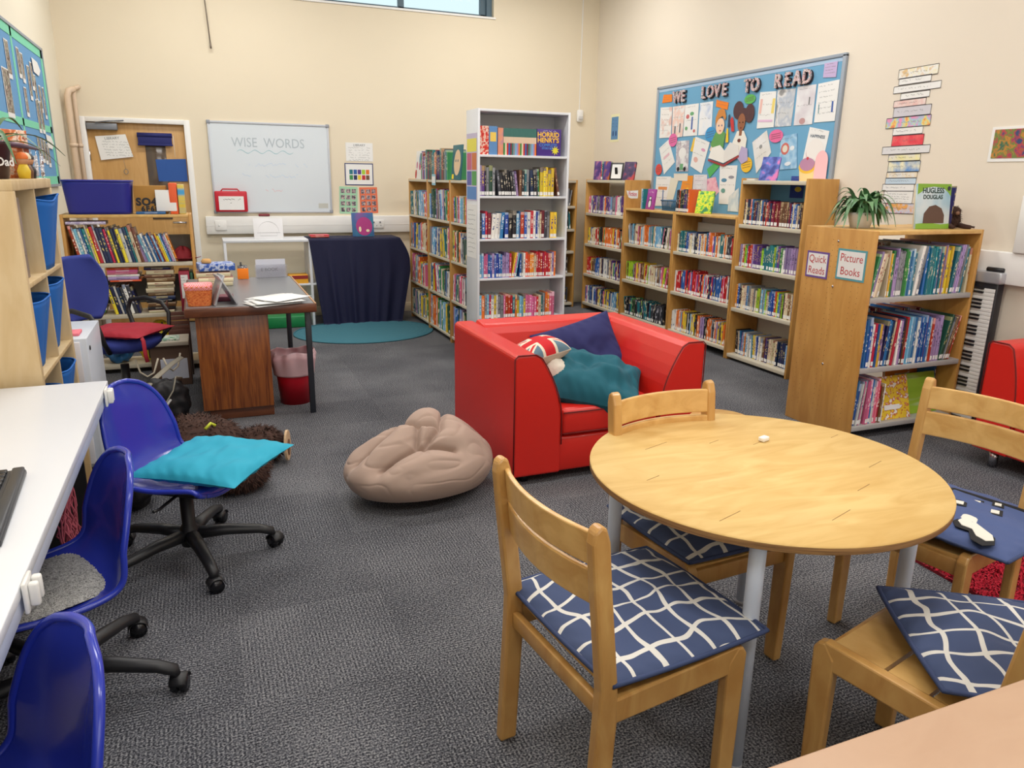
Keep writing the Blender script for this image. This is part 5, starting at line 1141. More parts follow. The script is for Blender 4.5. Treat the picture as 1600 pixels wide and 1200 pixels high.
back_sheet('poster', 'orange sheet of small photos low on the wall', 1.625, 1.82, 1.105, 1.38, [plain('coral_sheet', (232, 120, 84), .7)], faces('o'), -.02)
# ---------------------------------------------------------------- low white shelf with navy cloth
ls = thing('low_shelf', 'low white shelf unit half covered by a navy cloth', 'shelf', (.18, 7.78, 0))
MB().rbox((0, 0, .855), (1.66, .40, .88), .002).build('top_board', WHITE, ls)
for x in (0, .80, 1.635): MB().rbox((x, 0, 0), (x+.025, .40, .855), .002).build('side_panel', WHITE, ls)
MB().rbox((.825, .0, .42), (1.635, .40, .438), .002).build('shelf', WHITE, ls); MB().rbox((.55, .0, .42), (.80, .38, .438), .002).build('shelf', WHITE, ls)
o = MB().rbox((0, 0, 0), (.19, .18, .085), .003); o.box((.002, -.001, .045), (.188, 0, .08), 1); o = o.build('card_box', [plain('box_yellow', (236, 170, 40), .5), plain('box_dark_red', (150, 40, 40), .5)], loc=(.80-.21+.18, 7.80, .439)); tag(o, 'yellow and red card box inside the low white shelf', 'box')
o = MB().rbox((0, 0, 0), (.40, .30, .12), .012).build('green_tray', plain('tray_green', (20, 128, 70), .4), loc=(.52, 7.74, 0)); tag(o, 'green plastic tray on the floor under the low shelf', 'tray')
# cloth
def cloth(u, v):
    x = .80+.93*u; sag = .018*math.sin(u*23)+.012*math.sin(u*51+1)
    L0 = .36
    s_ = v*1.28
    if s_ < L0: y, z = .36-s_, .885
    else:
        d = s_-L0; y = -.012-.05*d-.02*abs(sag)*d*30*.6+sag*d*1.2; z = .885-d
        x += .05*(1-math.cos(d*2.2))*(.5-u)*2*0 + (-.02+.10*u*0)+ .055*math.sin(d*3.2)*(1 if u > .5 else -.2)*abs(2*u-1)
        x -= .0
        x = .80+.93*u + (d*.12 if u < .5 else -0.0)*(1-2*u) + (.10*math.sin(min(1, d/.25)*PI/2)-.20*max(0, d-.35))*max(0, 2*u-1)
        if z < .012: y -= (.012-z)*.6; z = .012+.006*math.sin(u*40)
    return (x, y, z)
MB().grid(cloth, 90, 60).build('navy_cloth_tmp', plain('navy_velvet', (12, 16, 56), .75, sheen=.0, bump=.3, bscale=90))
o = bpy.data.objects['navy_cloth_tmp']; o.name = 'throw'; o.location = (.18, 7.78, 0); q = o.modifiers.new('s', 'SOLIDIFY'); q.thickness = .006; tag(o, 'navy velvet throw draped over the low white shelf', 'throw')
t = thing('drawing', 'pencil drawing in plastic sleeve propped on the low shelf', 'drawing', (.475, 7.90, .881)); MB().rbox((0, 0, 0), (.28, .003, .205), .001, M=Matrix.Rotation(-.25, 4, 'X')).build('sheet', plain('sleeve_white', (228, 228, 230), .3), t)
q = MB(); MX = Matrix.Rotation(-.25, 4, 'X'); _rib(q, [(.04+.1*(1-math.cos(PI*i/20)), .07+.10*math.sin(PI*i/20)) for i in range(21)], -.001, .0012, MX, 0); _rib(q, [(.03, .06), (.25, .06)], -.001, .0012, MX, 0); _rib(q, [(.06, .07), (.06, .03), (.22, .03), (.22, .07)], -.001, .001, MX, 0); q.build('pencil_lines', INKG, t)
o = thing('picture_book', 'purple and blue fairy tale picture book standing on navy cloth', 'book', (1.45, 7.92, .889)); M_ = Matrix.Rotation(-.18, 4, 'X'); MB().rbox((0, 0, 0), (.225, .012, .245), .001, M=M_).build('cover', mottled('fairy_cover', [(40, 130, 150), (60, 90, 150), (150, 50, 130)], 3, stretch=(1, 1, 1)), o)
q = MB(); disc(q, .125, .105, .085, .095, y=-.0005, M=M_); q.build('magenta_panel', plain('magenta', (168, 44, 120), .5), o); q = MB(); disc(q, .08, .075, .013, .028, y=-.0018, M=M_); disc(q, .16, .06, .018, .014, y=-.0018, M=M_); q.build('small_figures', plain('cream_fig', (230, 214, 180), .5), o)
stack(1.0, 7.85, .889, 2, .2, .14, (.010, .016), ['light blue', 'red'], 'on the navy throw', 'small books on the navy throw', r3)
# teal rug
rg = thing('rug', 'oval teal ribbed bath rug before the navy throw', 'rug', (1.42, 7.33, 0)); 
def rugf(u, v):
    a = 2*PI*v; r = u; return (.68*r*math.cos(a), .56*r*math.sin(a), .002+.018*(1-r**10)+.002*math.sin(r*90))
MB().grid(rugf, 40, 100).build('pile', plain('teal_pile', (60, 116, 132), .95, bump=.8, bscale=150), rg)
MB().tube([(.685*math.cos(2*PI*k/80), .565*math.sin(2*PI*k/80), .006) for k in range(81)], .006, 6).build('edge_binding', plain('teal_bind', (56, 110, 124), .9), rg)
# red shaggy rug
r6 = random.Random(12)
q = MB(); X0, X1, Y0, Y1 = 2.52, 3.5, .7, 1.78; A_ = math.radians(12)
q.box((-.02, -1.25, .0), (1.2, .0, .012), 0); 
for k in range(16000):
    x, y = r6.uniform(-.02, 1.2), r6.uniform(-1.25, 0.0); a = r6.uniform(0, 2*PI); l = r6.uniform(.012, .03); w_ = .0032; c, s_ = math.cos(a), math.sin(a); z = r6.uniform(.018, .034)
    q.add([(x-s_*w_, y+c*w_, .010), (x+s_*w_, y-c*w_, .010), (x+c*l*.6+s_*w_, y+s_*l*.6-c*w_, z), (x+c*l*.6-s_*w_, y+s_*l*.6+c*w_, z), (x+c*l*1.2, y+s_*l*1.2, z*.8)], [(0, 1, 2, 3), (3, 2, 4)], 1)
o = q.build('shaggy_rug', [plain('rug_red_base', (120, 10, 30), .95), plain('rug_red', (176, 14, 44), .9, var=.12, vscale=30)], loc=(2.63, 2.02, 0), rot=(0, 0, math.radians(-2))); tag(o, 'deep red shaggy rug under the right-hand chair', 'rug')
# ---------------------------------------------------------------- right wall: noticeboard
BX = XR-.02
nb = thing('noticeboard', 'large blue pinboard reading WE LOVE TO READ', 'noticeboard', (0, 0, 0))
MB().box((XR-.016, 4.55, 1.215), (XR-.002, 6.99, 2.40)).build('blue_backing', plain('board_blue', (108, 166, 202), .8), nb)
fr = MB(); GF = plain('board_edge', (150, 160, 172), .5)
fr.rbox((XR-.026, 4.52, 2.395), (XR, 7.02, 2.42), .003); fr.rbox((XR-.026, 4.52, 1.19), (XR, 7.02, 1.215), .003); fr.rbox((XR-.026, 4.52, 1.2), (XR, 4.552, 2.41), .003); fr.rbox((XR-.026, 6.988, 1.2), (XR, 7.02, 2.41), .003)
fr.build('frame', GF, nb)
MB().box((XR-.018, 4.55, 2.365), (XR-.016, 6.99, 2.393)).build('pale_strip', plain('strip_blue', (170, 196, 222), .7), nb)
COL = mottled('collage', [(40, 36, 50), (230, 226, 220), (200, 80, 100), (235, 232, 228), (60, 90, 80), (226, 200, 210)], 38, stretch=(1, 1, 1))
MR = lambda y, z, dx=0: Matrix.Translation((XR-.018-dx, y, z)) @ Matrix.Rotation(-PI/2, 4, 'Z')
for wd_, yc, sz, sp in (('WE', 6.585, .145, 1.05), ('LOVE', 6.05, .145, 1.1), ('TO', 5.535, .145, 1.05), ('READ', 5.045, .145, 1.15)):
    zc = 2.29
    for j, ch in enumerate(wd_):
        y = yc - (j-(len(wd_)-1)/2)*.108*(.95 if wd_ != 'READ' else 1.0)
        t = thing('letter', f'collage paper letter {ch} of the word {wd_} on pinboard', 'letter', (0, 0, 0), 0, 'title letters on the pinboard')
        q = MB(); textmb(q, ch, sz, .012, M=MR(y, zc, .020), sx=.9, bold=.004); q.build('face', COL, t); q = MB(); textmb(q, ch, sz, .006, M=MR(y-.006, zc-.006, .005), sx=.9, bold=.006); q.build('backing', plain('letter_black', (46, 42, 52), .7), t)
LIFT = [0]
def sheet(label, cs, mt, lines=0, name='drawing', cat='drawing', x=XR-.018, deco=None, grp='sheets pinned on the blue board'):
    LIFT[0] += 1; x -= .0006*(LIFT[0] % 4); q = MB(); q.prism(cs, x-.0015, x, 0, 'x'); mats = [mt, INKG]
    if lines or deco:
        t = thing(name, label, cat, (0, 0, 0), 0, grp); q.build('sheet', mats[0], t)
        (y0, z0), (y1, z1), (y2, z2), (y3, z3) = cs
        cy = sum(c[0] for c in cs)/4; cz = sum(c[1] for c in cs)/4; Wd = math.hypot(y1-y0, z1-z0); Hd = math.hypot(y3-y0, z3-z0); an = math.atan2(z1-z0, -(y1-y0))
        MT = Matrix.Translation((x-.0016, cy, cz)) @ Matrix.Rotation(-PI/2, 4, 'Z') @ Matrix.Rotation(-an, 4, 'Y')
        if lines:
            q = MB()
            for k in range(lines): scribble(q, -Wd*.4, Wd*(.4 if k % 2 else .25), Hd*(.42-.84*k/max(1, lines)), Hd*.035, r5, M=MT, y=-.0004)
            q.build('writing', INKG, t)
        for di_, (c2, kind_, a, b, ra, rb) in enumerate(deco or []):
            q = MB()
            if kind_ == 'o': disc(q, a*Wd, b*Hd, ra*Wd, rb*Hd, y=-.0003-.0004*di_, M=MT, th=.0006)
            else: q.box((a*Wd-ra*Wd, -.0009-.0004*di_, b*Hd-rb*Hd), (a*Wd+ra*Wd, -.0003-.0004*di_, b*Hd+rb*Hd), M=MT)
            q.build('drawn_shape', plain('dec_%d_%d_%d' % c2, c2, .8), t)
        return t
    o = q.build(name, mats[0]); return tag(o, label, cat, grp)
def wash(n, cols, s_=9): return mottled(n, cols, s_, .8)
PK, RD_, GN, BL_, YE = (226, 170, 190), (206, 110, 110), (110, 170, 120), (70, 100, 170), (236, 214, 120)
OR = plain('note_orange', (238, 132, 40), .8)
sheet('small orange note left of the word WE', [(6.9, 2.34), (6.75, 2.33), (6.74, 2.26), (6.92, 2.26)], OR, 3, 'note', 'note')
sheet('pale drawing at the far left of the top row', [(6.94, 2.22), (6.73, 2.21), (6.72, 1.92), (6.93, 1.92)], wash('wash_a', [(236, 232, 228), (238, 236, 232), (226, 190, 180)]), 5)
sheet('salmon tinted drawing, second in the top row', [(6.72, 2.21), (6.51, 2.21), (6.52, 1.92), (6.7, 1.91)], wash('wash_b', [(232, 228, 226), (236, 200, 186), (234, 232, 230)]), 3, deco=[((120, 120, 126), 'b', -.2, -.25, .06, .12), ((120, 120, 126), 'b', .2, -.2, .05, .14)])
sheet('drawing with green and red spots in the top row', [(6.51, 2.21), (6.29, 2.21), (6.28, 1.92), (6.51, 1.92)], PAPER, 2, deco=[(GN, 'o', .05, .2, .14, .06), (RD_, 'o', -.25, .12, .12, .07), (BL_, 'b', .1, -.1, .05, .2), (GN, 'o', -.3, -.25, .1, .06), (RD_, 'o', .3, -.35, .08, .05)])
sheet('drawing with a soft blue sky beside the orange note', [(6.27, 2.21), (6.07, 2.21), (6.06, 1.92), (6.26, 1.92)], wash('wash_c', [(238, 238, 238), (232, 236, 242), (164, 184, 220)], 6), 2)
sheet('orange strip note above the boy figure', [(6.02, 2.22), (5.84, 2.18), (5.85, 2.12), (6.02, 2.16)], OR, 2, 'note', 'note')
sheet('drawing with pink and yellow border, first right of the girl', [(5.43, 2.23), (5.23, 2.22), (5.22, 1.94), (5.43, 1.94)], PAPER, 3, deco=[(YE, 'b', .38, .1, .08, .2), ((236, 190, 180), 'b', -.38, .1, .07, .2), ((228, 190, 220), 'b', 0, -.3, .45, .03)])
sheet('grey and blue shaded drawing in the right top row', [(5.22, 2.23), (5.01, 2.22), (5.02, 1.94), (5.21, 1.94)], wash('wash_d', [(206, 208, 210), (180, 190, 204), (226, 226, 226), (150, 150, 150)], 8), 3)
sheet('pencil drawing of towers in the right top row', [(4.99, 2.23), (4.79, 2.23), (4.79, 1.94), (4.99, 1.94)], wash('wash_e', [(230, 230, 232), (214, 208, 214)], 8), 2, deco=[((120, 120, 120), 'b', .22, .1, .03, .1), ((190, 150, 150), 'o', -.05, -.4, .16, .08)])
sheet('drawing with two blue stripes at the right end of top row', [(4.77, 2.23), (4.56, 2.24), (4.56, 1.95), (4.77, 1.95)], PAPER, 6, deco=[(BL_, 'b', .3, -.15, .04, .14), ((90, 140, 150), 'b', -.35, -.15, .02, .12)])
sheet('lilac note in the top right corner of board', [(4.73, 2.37), (4.6, 2.37), (4.6, 2.26), (4.73, 2.27)], plain('note_lilac', (196, 176, 214), .8), 4, 'note', 'note')
sheet('tilted drawing with pink marks on left of board', [(6.92, 1.82), (6.76, 1.9), (6.62, 1.68), (6.8, 1.56)], PAPER, 4, deco=[((226, 190, 200), 'b', 0, 0, .3, .05)])
sheet('drawing of a green shirted figure below the pink circle', [(6.62, 1.88), (6.4, 1.88), (6.38, 1.59), (6.59, 1.59)], wash('wash_f', [(220, 220, 222), (180, 170, 180), (232, 232, 232)], 12), 2, deco=[((236, 236, 234), 'o', 0, .1, .28, .18), (GN, 'b', 0, -.35, .12, .1), ((40, 40, 44), 'o', -.25, -.42, .1, .07), ((40, 40, 44), 'o', .25, -.42, .1, .07)])
sheet('tilted drawing with faint red shapes left of the boy', [(6.3, 1.91), (6.07, 1.85), (6.16, 1.57), (6.35, 1.64)], PAPER, 2, deco=[((220, 160, 190), 'o', .2, .2, .14, .05), ((226, 180, 170), 'o', -.15, -.2, .15, .09)])
sheet('small cream caption slip above the orange poster', [(6.62, 1.57), (6.38, 1.57), (6.38, 1.5), (6.61, 1.5)], plain('slip_cream', (232, 224, 208), .8), 1, 'note', 'note')
sheet('drawing of a pencil in the bottom left corner', [(6.94, 1.54), (6.67, 1.54), (6.68, 1.25), (6.94, 1.24)], PAPER, 4, deco=[((226, 150, 90), 'b', 0, .1, .3, .05), ((130, 150, 190), 'b', .05, -.15, .04, .2)])
sheet('folded cream sheet beside the pencil drawing', [(6.67, 1.53), (6.53, 1.52), (6.63, 1.24), (6.74, 1.25)], plain('fold_cream', (230, 226, 206), .8), 0)
sheet('bright orange poster low on the board', [(6.45, 1.55), (6.29, 1.55), (6.29, 1.33), (6.51, 1.32)], plain('poster_orange', (238, 150, 50), .8), 3, deco=[((240, 190, 60), 'o', .1, -.2, .2, .2)])
sheet('white sheet right of the orange poster', [(6.28, 1.56), (6.07, 1.56), (6.05, 1.37), (6.28, 1.37)], wash('wash_g', [(230, 228, 230), (220, 210, 216)]), 4)
sheet('pink drawing hanging crooked low on the board', [(6.07, 1.52), (5.94, 1.54), (5.87, 1.41), (6.06, 1.26)], wash('wash_h', [(232, 160, 180), (240, 190, 200), (210, 130, 160)], 12), 0)
sheet('white sheet with blue ovals beside the orange stripe circle', [(5.89, 1.64), (5.64, 1.64), (5.65, 1.3), (5.86, 1.3)], PAPER, 2, deco=[((90, 140, 170), 'o', -.2, .12, .16, .05), ((150, 150, 160), 'o', .2, .2, .16, .04), ((110, 160, 150), 'o', -.2, -.15, .12, .06)])
sheet('tilted drawing of balloons right of the girl', [(5.47, 1.83), (5.3, 1.92), (5.22, 1.74), (5.38, 1.57)], wash('wash_i', [(232, 232, 232), (222, 220, 214)]), 3, deco=[((150, 150, 150), 'o', 0, .1, .1, .06)])
sheet('blue poster with red ring and white clouds', [(5.12, 1.86), (4.94, 1.88), (4.9, 1.61), (5.11, 1.6)], wash('wash_j', [(130, 180, 216), (170, 206, 230), (120, 170, 210)], 9), 1, deco=[((206, 110, 100), 'o', -.2, .12, .26, .18), ((222, 216, 200), 'o', -.2, .12, .16, .11), ((228, 234, 238), 'o', .25, .1, .14, .07), ((228, 234, 238), 'o', .0, -.35, .2, .06)])
t = sheet('tilted white poster with a big smile and handwritten title', [(4.81, 1.92), (4.6, 1.88), (4.64, 1.60), (4.86, 1.58)], PAPER, 1, deco=[((216, 196, 200), 'o', 0, -.05, .42, .26), ((236, 232, 228), 'o', 0, .0, .42, .24)])
q = MB(); textmb(q, 'HAPPINESS', .032, M=MR(4.715, 1.845, .0022) @ Matrix.Rotation(.12, 4, 'Y'), sx=1.0, bold=.0008); q.build('title', plain('title_slate', (70, 90, 110), .8), t)
sheet('little yellow strip left of the tilted drawing', [(6.37, 1.78), (6.33, 1.9), (6.28, 1.9), (6.32, 1.77)], plain('note_yellow', (238, 196, 70), .8), 0, 'note', 'note')
sheet('green leaf shaped note under the open book', [(6.08, 1.61), (5.94, 1.68), (5.89, 1.64), (6.03, 1.53)], plain('note_green', (84, 178, 96), .8), 2, 'note', 'note')
sheet('white sheet at the lower middle half behind books', [(5.72, 1.37), (5.59, 1.45), (5.57, 1.24), (5.72, 1.24)], wash('wash_k', [(214, 224, 226), (190, 206, 214), (226, 226, 220)], 9), 0)
for lab, y, z, ry, rz_, c2 in (('pink striped circle left of centre on the board', 6.675, 1.892, .074, .064, (226, 110, 168)), ('blue striped circle next to the boy figure', 6.067, 1.921, .079, .066, (64, 150, 206)), ('green oval note above the girl figure', 5.551, 2.185, .073, .039, (96, 182, 92)), ('red circle at the left edge of board', 6.9, 1.609, .06, .056, (220, 78, 70)), ('yellow circle with dark stripes under the girl', 5.515, 1.644, .074, .065, (238, 190, 50)), ('pink circle beside the blue poster', 5.178, 1.868, .083, .052, (230, 110, 160))):
    t = thing('note', lab, 'note', (0, 0, 0), 0, 'round notes on the blue board'); q = MB(); disc(q, 0, 0, ry, rz_, M=MR(y, z, .0045)); q.build('sheet', plain('disc_%d_%d_%d' % c2, c2, .8), t)
    q = MB()
    for k in (-1, 0, 1): _rib(q, [(-ry*.7, rz_*(.32*k-.12)), (ry*.7, rz_*(.32*k+.12))], -.0014, .002, MR(y, z, .0045), 0)
    q.build('stripes', plain('stripe_dark', (100, 80, 70), .8), t)
# paper children reading
def cut(label, name, shapes, y0=0, z0=0):
    t = thing(name, label, 'cut-out', (0, 0, 0), 0, 'reading children on the board'); 
    for i, (nm, c2, poly, lift) in enumerate(shapes):
        q = MB(); q.prism([(-(a), b) for a, b in poly], -.001, 0, 0, 'y', M=Matrix.Translation((XR-.0235-lift, 0, 0)) @ Matrix.Rotation(-PI/2, 4, 'Z')); q.build(nm, plain('cut_%d_%d_%d' % c2, c2, .8), t)
def el(cy, cz, ry, rz_, n=22, a0=0, a1=2*PI): return [(cy+ry*math.cos(a0+(a1-a0)*k/n), cz+rz_*math.sin(a0+(a1-a0)*k/n)) for k in range(n+(0 if a1-a0 > 6.2 else 1))]
SK, SKB, HB = (242, 206, 176), (150, 96, 66), (84, 56, 58)
cut('paper cut-out boy with orange hair and green top', 'paper_figure', [('arms', SK, [(6.0, 1.87), (6.06, 1.78), (5.95, 1.72), (5.86, 1.80), (5.88, 1.88)], .001), ('top', (104, 160, 90), [(5.99, 1.93), (6.05, 1.83), (5.97, 1.76), (5.86, 1.78), (5.84, 1.92), (5.90, 1.95)], .002),
    ('face', SK, el(5.925, 1.985, .06, .07), .003), ('hair', (206, 136, 66), [(5.995, 1.985), (6.0, 2.06), (5.965, 2.125), (5.92, 2.14), (5.875, 2.12), (5.85, 2.06), (5.86, 2.03), (5.90, 2.07), (5.95, 2.055), (5.985, 2.01)], .004), ('eye', (90, 110, 150), el(5.945, 1.99, .007, .008, 10), .005), ('eye', (90, 110, 150), el(5.90, 1.99, .007, .008, 10), .005), ('mouth', (206, 110, 110), el(5.92, 1.945, .016, .006, 10), .005)])
cut('paper cut-out girl with two dark hair puffs and white top', 'paper_figure', [('hair', HB, el(5.69, 2.105, .068, .075), .001), ('hair', HB, el(5.535, 2.07, .062, .078), .0014), ('hair', HB, el(5.62, 2.06, .075, .06), .0018), ('top', (236, 232, 222), [(5.68, 1.93), (5.73, 1.84), (5.72, 1.74), (5.55, 1.74), (5.54, 1.86), (5.59, 1.93)], .002),
    ('skirt', (184, 170, 206), [(5.60, 1.80), (5.52, 1.78), (5.50, 1.68), (5.58, 1.65), (5.64, 1.70)], .003), ('face', SKB, el(5.632, 2.0, .05, .075), .003), ('neck', SKB, [(5.65, 1.95), (5.61, 1.95), (5.615, 1.89), (5.65, 1.89)], .0025), ('eye', (40, 30, 30), el(5.652, 2.0, .007, .006, 10), .004), ('eye', (40, 30, 30), el(5.61, 2.0, .007, .006, 10), .004), ('mouth', (120, 50, 50), el(5.632, 1.955, .014, .006, 10), .004), ('emblem', (110, 60, 50), el(5.64, 1.85, .022, .016, 10), .004)])
cut('paper cut-out open book held between the children', 'paper_book', [('cover', (160, 60, 60), [(6.06, 1.70), (5.83, 1.65), (5.63, 1.73), (5.62, 1.71), (5.83, 1.63), (6.07, 1.685)], .004), ('page', (238, 236, 230), [(6.06, 1.71), (6.02, 1.80), (5.90, 1.82), (5.83, 1.77), (5.83, 1.66)], .006), ('page', (226, 224, 220), [(5.83, 1.77), (5.76, 1.84), (5.64, 1.81), (5.62, 1.73), (5.83, 1.66)], .006)])
cut('paper cut-out crayons, one red and one yellow, between the children', 'paper_crayons', [('crayon', (200, 60, 60), [(5.79, 2.03), (5.765, 2.06), (5.74, 2.02), (5.72, 1.93), (5.76, 1.93)], .002), ('crayon', (240, 200, 50), [(5.83, 1.96), (5.81, 1.96), (5.79, 1.84), (5.83, 1.84)], .002), ('crayon', (60, 70, 90), [(5.82, 2.07), (5.80, 2.08), (5.79, 1.97), (5.82, 1.97)], .002)])
# flower pot shape at the lower right of the board
cut('big paper cupcake in yellow and lilac at board corner', 'paper_cake', [('case', (244, 214, 150), [(4.87, 1.62), (4.85, 1.50), (4.70, 1.50), (4.70, 1.62)], .001), ('base', (240, 190, 60), el(4.785, 1.62, .09, .05), .002), ('icing', (186, 136, 166), el(4.785, 1.64, .08, .05), .003), ('cherry', (200, 60, 70), el(4.785, 1.685, .012, .012, 10), .004)])
cut('tall pale pink rounded paper shape at board corner', 'paper_shape', [('shape', (246, 192, 196), [(4.70, 1.50)]+el(4.635, 1.66, .065, .08, 14, 0, PI)+[(4.57, 1.50)], .005)])
# blue poster by the corner, painting, paper book tower
t = thing('poster', 'small blue poster with yellow border near the corner', 'poster', (0, 0, 0)); q = MB(); q.box((XR-.002, 7.80, 1.92), (XR, 7.99, 2.22)); q.build('border', plain('pale_yellow', (236, 232, 190), .8), t); q = MB(); q.box((XR-.003, 7.82, 1.945), (XR-.002, 7.975, 2.19)); q.build('sheet', plain('poster_blue', (96, 144, 190), .8), t)
q = MB(); [scribble(q, -.06, .06, .085-.035*k, .018, r5, M=MR(7.897, 2.07, -.0152), w_=.0018) for k in range(3)]; [disc(q, a, -.06, .016, .03, M=MR(7.897, 2.07, -.0148)) for a in (-.03, .035)]; q.build('print', plain('poster_navy', (50, 80, 130), .8), t)
t = thing('painting', 'square unframed landscape painting with white mount', 'painting', (0, 0, 0)); MB().box((XR-.004, 2.98, 1.64), (XR, 3.305, 1.84)).build('mount', PAPER, t); MB().box((XR-.006, 2.995, 1.66), (XR-.004, 3.285, 1.825)).build('picture', mottled('painting_mix', [(40, 60, 120), (60, 110, 70), (200, 130, 50), (90, 130, 60), (190, 60, 70), (50, 70, 110)], 14, detail=5), t)
TW = [[4.052, 3.748, 2.25, 2.191], [4.041, 3.792, 2.192, 2.152], [4.075, 3.712, 2.144, 2.102], [4.01, 3.786, 2.094, 2.057], [4.058, 3.806, 2.05, 2.009], [4.05, 3.758, 2.006, 1.946], [4.098, 3.748, 1.94, 1.876], [4.032, 3.796, 1.872, 1.828], [4.029, 3.779, 1.822, 1.756], [4.1, 3.72, 1.752, 1.704], [4.038, 3.783, 1.696, 1.657], [4.03, 3.775, 1.651, 1.586], [4.033, 3.786, 1.581, 1.543], [4.036, 3.788, 1.543, 1.502], [4.054, 3.795, 1.501, 1.457], [4.033, 3.794, 1.454, 1.375], [4.005, 3.758, 1.373, 1.308]]
TC = [wash('tw0', [(236, 226, 190), (236, 236, 232), (222, 190, 140)], 20), PAPER, PAPER, PAPER, wash('tw4', [(230, 190, 184), (236, 220, 214)], 20), plain('tw5', (206, 204, 212), .8), wash('tw6', [(236, 140, 100), (236, 216, 120), (160, 200, 220), (230, 150, 190)], 20), PAPER, wash('tw8', [(226, 70, 84), (236, 110, 110)], 20), plain('tw9', (222, 222, 224), .8), wash('tw10', [(236, 230, 170), (230, 226, 220)], 20), wash('tw11', [(236, 232, 200), (100, 150, 210)], 14), wash('tw12', [(236, 214, 170), (232, 230, 226)], 20), plain('tw13', (196, 216, 232), .8), PAPER, PAPER, wash('tw16', [(236, 170, 90), (200, 210, 230), (220, 100, 100)], 20)]
TL = ['yellow washed strip topmost', 'narrow white strip second from top', 'wide white strip third from top', 'narrow white strip fourth from top', 'pinkish strip fifth from top', 'grey shaded strip sixth from top', 'rainbow striped strip seventh from top', 'white strip above the red one', 'bright red strip', 'widest pale grey strip below the red one', 'pale yellow strip below the widest one', 'strip with a blue hill drawing', 'thin cream strip under the blue hill', 'pale blue strip', 'white strip under the pale blue one', 'tall white strip with written lines', 'orange and blue strip at the very bottom']
EDG = plain('marker_edge', (74, 74, 80), .8)
for (a, b, zt_, zb_), mt, lb in zip(TW, TC, TL):
    t = thing('paper_spine', f'{lb} in the tower of paper book spines', 'paper strip', (0, 0, 0), 0, 'tower of paper book spines')
    if zt_-zb_ < .045: pass
    s_ = .028*(a-b); cs = [(a, zt_-s_*.3), (b, zt_+s_*.3), (b, zb_-.002+s_*.3), (a, zb_-.002-s_*.3)]
    q = MB(); q.prism(cs, XR-.003, XR-.001, 0, 'x'); q.build('strip', mt, t)
    q = MB(); c_ = [(XR-.0036, y, z) for y, z in cs]; q.tube(c_+[c_[0]], .0018, 4); q.build('marker_outline', EDG, t)
    q = MB(); [scribble(q, -(a-b)*.4, (a-b)*(.38 if k else .3), (zt_+zb_)/2-.016*k+ (.02 if zt_-zb_ > .07 else 0), .012 if zt_-zb_ < .07 else .007, r5, M=MR((a+b)/2, 0, -.0146), w_=.001) for k in range(4 if zt_-zb_ > .075 else 1)]
    q.build('writing', INKG, t)
# ---------------------------------------------------------------- on top of the bookcases
TZ = 1.2455
pl = thing('potted_plant', 'bushy green strap-leaved plant in a white pot', 'plant', (3.66, 3.44, 1.2455))
MB().lathe([(.001, 0), (.055, 0), (.072, .07), (.075, .09), (.069, .09), (.064, .08), (.001, .075)], seg=36).build('pot', plain('pot_white', (226, 224, 218), .4), pl)
r8 = random.Random(21)
for k in range(98):
    strap(r8.uniform(0, 2*PI), r8.uniform(.07, .21), r8.uniform(.07, .19), r8.uniform(.018, .030), r8.uniform(.5, 1.5), base=(r8.uniform(-.03, .03), r8.uniform(-.03, .03), .08), wave=r8.uniform(-.015, .015)).build('leaf', LEAF if k % 2 else plain('leaf_pale', (104, 142, 100), .4, var=.2, vscale=12), pl)
hd = thing('picture_book', 'upright picture book titled HUGLESS DOUGLAS beside the plant', 'book', (3.93, 3.28, TZ), -.02)
MH = Matrix.Rotation(-.10, 4, 'X')
MB().rbox((0, 0, 0), (.27, .014, .262), .001, M=MH).build('cover', wash('sky_cover', [(150, 190, 210), (196, 214, 222), (214, 222, 224)], 5), hd); MB().rbox((0, .014, .003), (.268, .022, .258), .001, M=MH).build('pages', PAGES, hd)
q = MB(); q.prism([(0, 0), (.27, 0), (.27, .03), (.2, .026), (.1, .036), (0, .03)], -.0008, 0, 0, 'y', MH); q.build('green_grass', plain('lime_border', (130, 176, 56), .5), hd); q = MB(); q.prism([(0, .262), (0, .20), (.03, .215), (.06, .238), (.13, .246), (.21, .238), (.25, .21), (.27, .19), (.27, .262)], -.0008, 0, 0, 'y', MH); q.build('green_border', plain('lime_border', (130, 176, 56), .5), hd)
q = MB(); textmb(q, 'HUGLESS', .043, M=MH @ Matrix.Translation((.125, -.0015, .222)), bold=.0012); textmb(q, 'DOUGLAS', .034, M=MH @ Matrix.Translation((.125, -.0015, .185)), bold=.001); q.build('title', plain('title_forest', (34, 66, 60), .5), hd)
q = MB(); disc(q, .25, .236, .013, .013, y=-.002, M=MH); q.build('badge', plain('badge_dark', (40, 46, 60), .5), hd)
q = MB(); q.prism([(.055, .032), (.06, .09), (.10, .13), (.15, .14), (.20, .12), (.225, .08), (.225, .032)], -.0012, -.0004, 0, 'y', MH); q.build('brown_mound', plain('mound_brown', (92, 66, 54), .5), hd)
o = MB().rbox((0, 0, 0), (.012, .2, .25), .001).build('picture_book', CM['navy'], loc=(4.225, 3.29, TZ)); tag(o, 'navy edged book standing right behind the titled picture book', 'book')
pt = thing('plush_toy', 'shaggy dark brown soft toy on the signed bookcase', 'toy', (4.285, 3.33, TZ), -.3)
BR = plain('brown_fur', (66, 44, 36), .95, bump=1, bscale=90, var=.25, vscale=40)
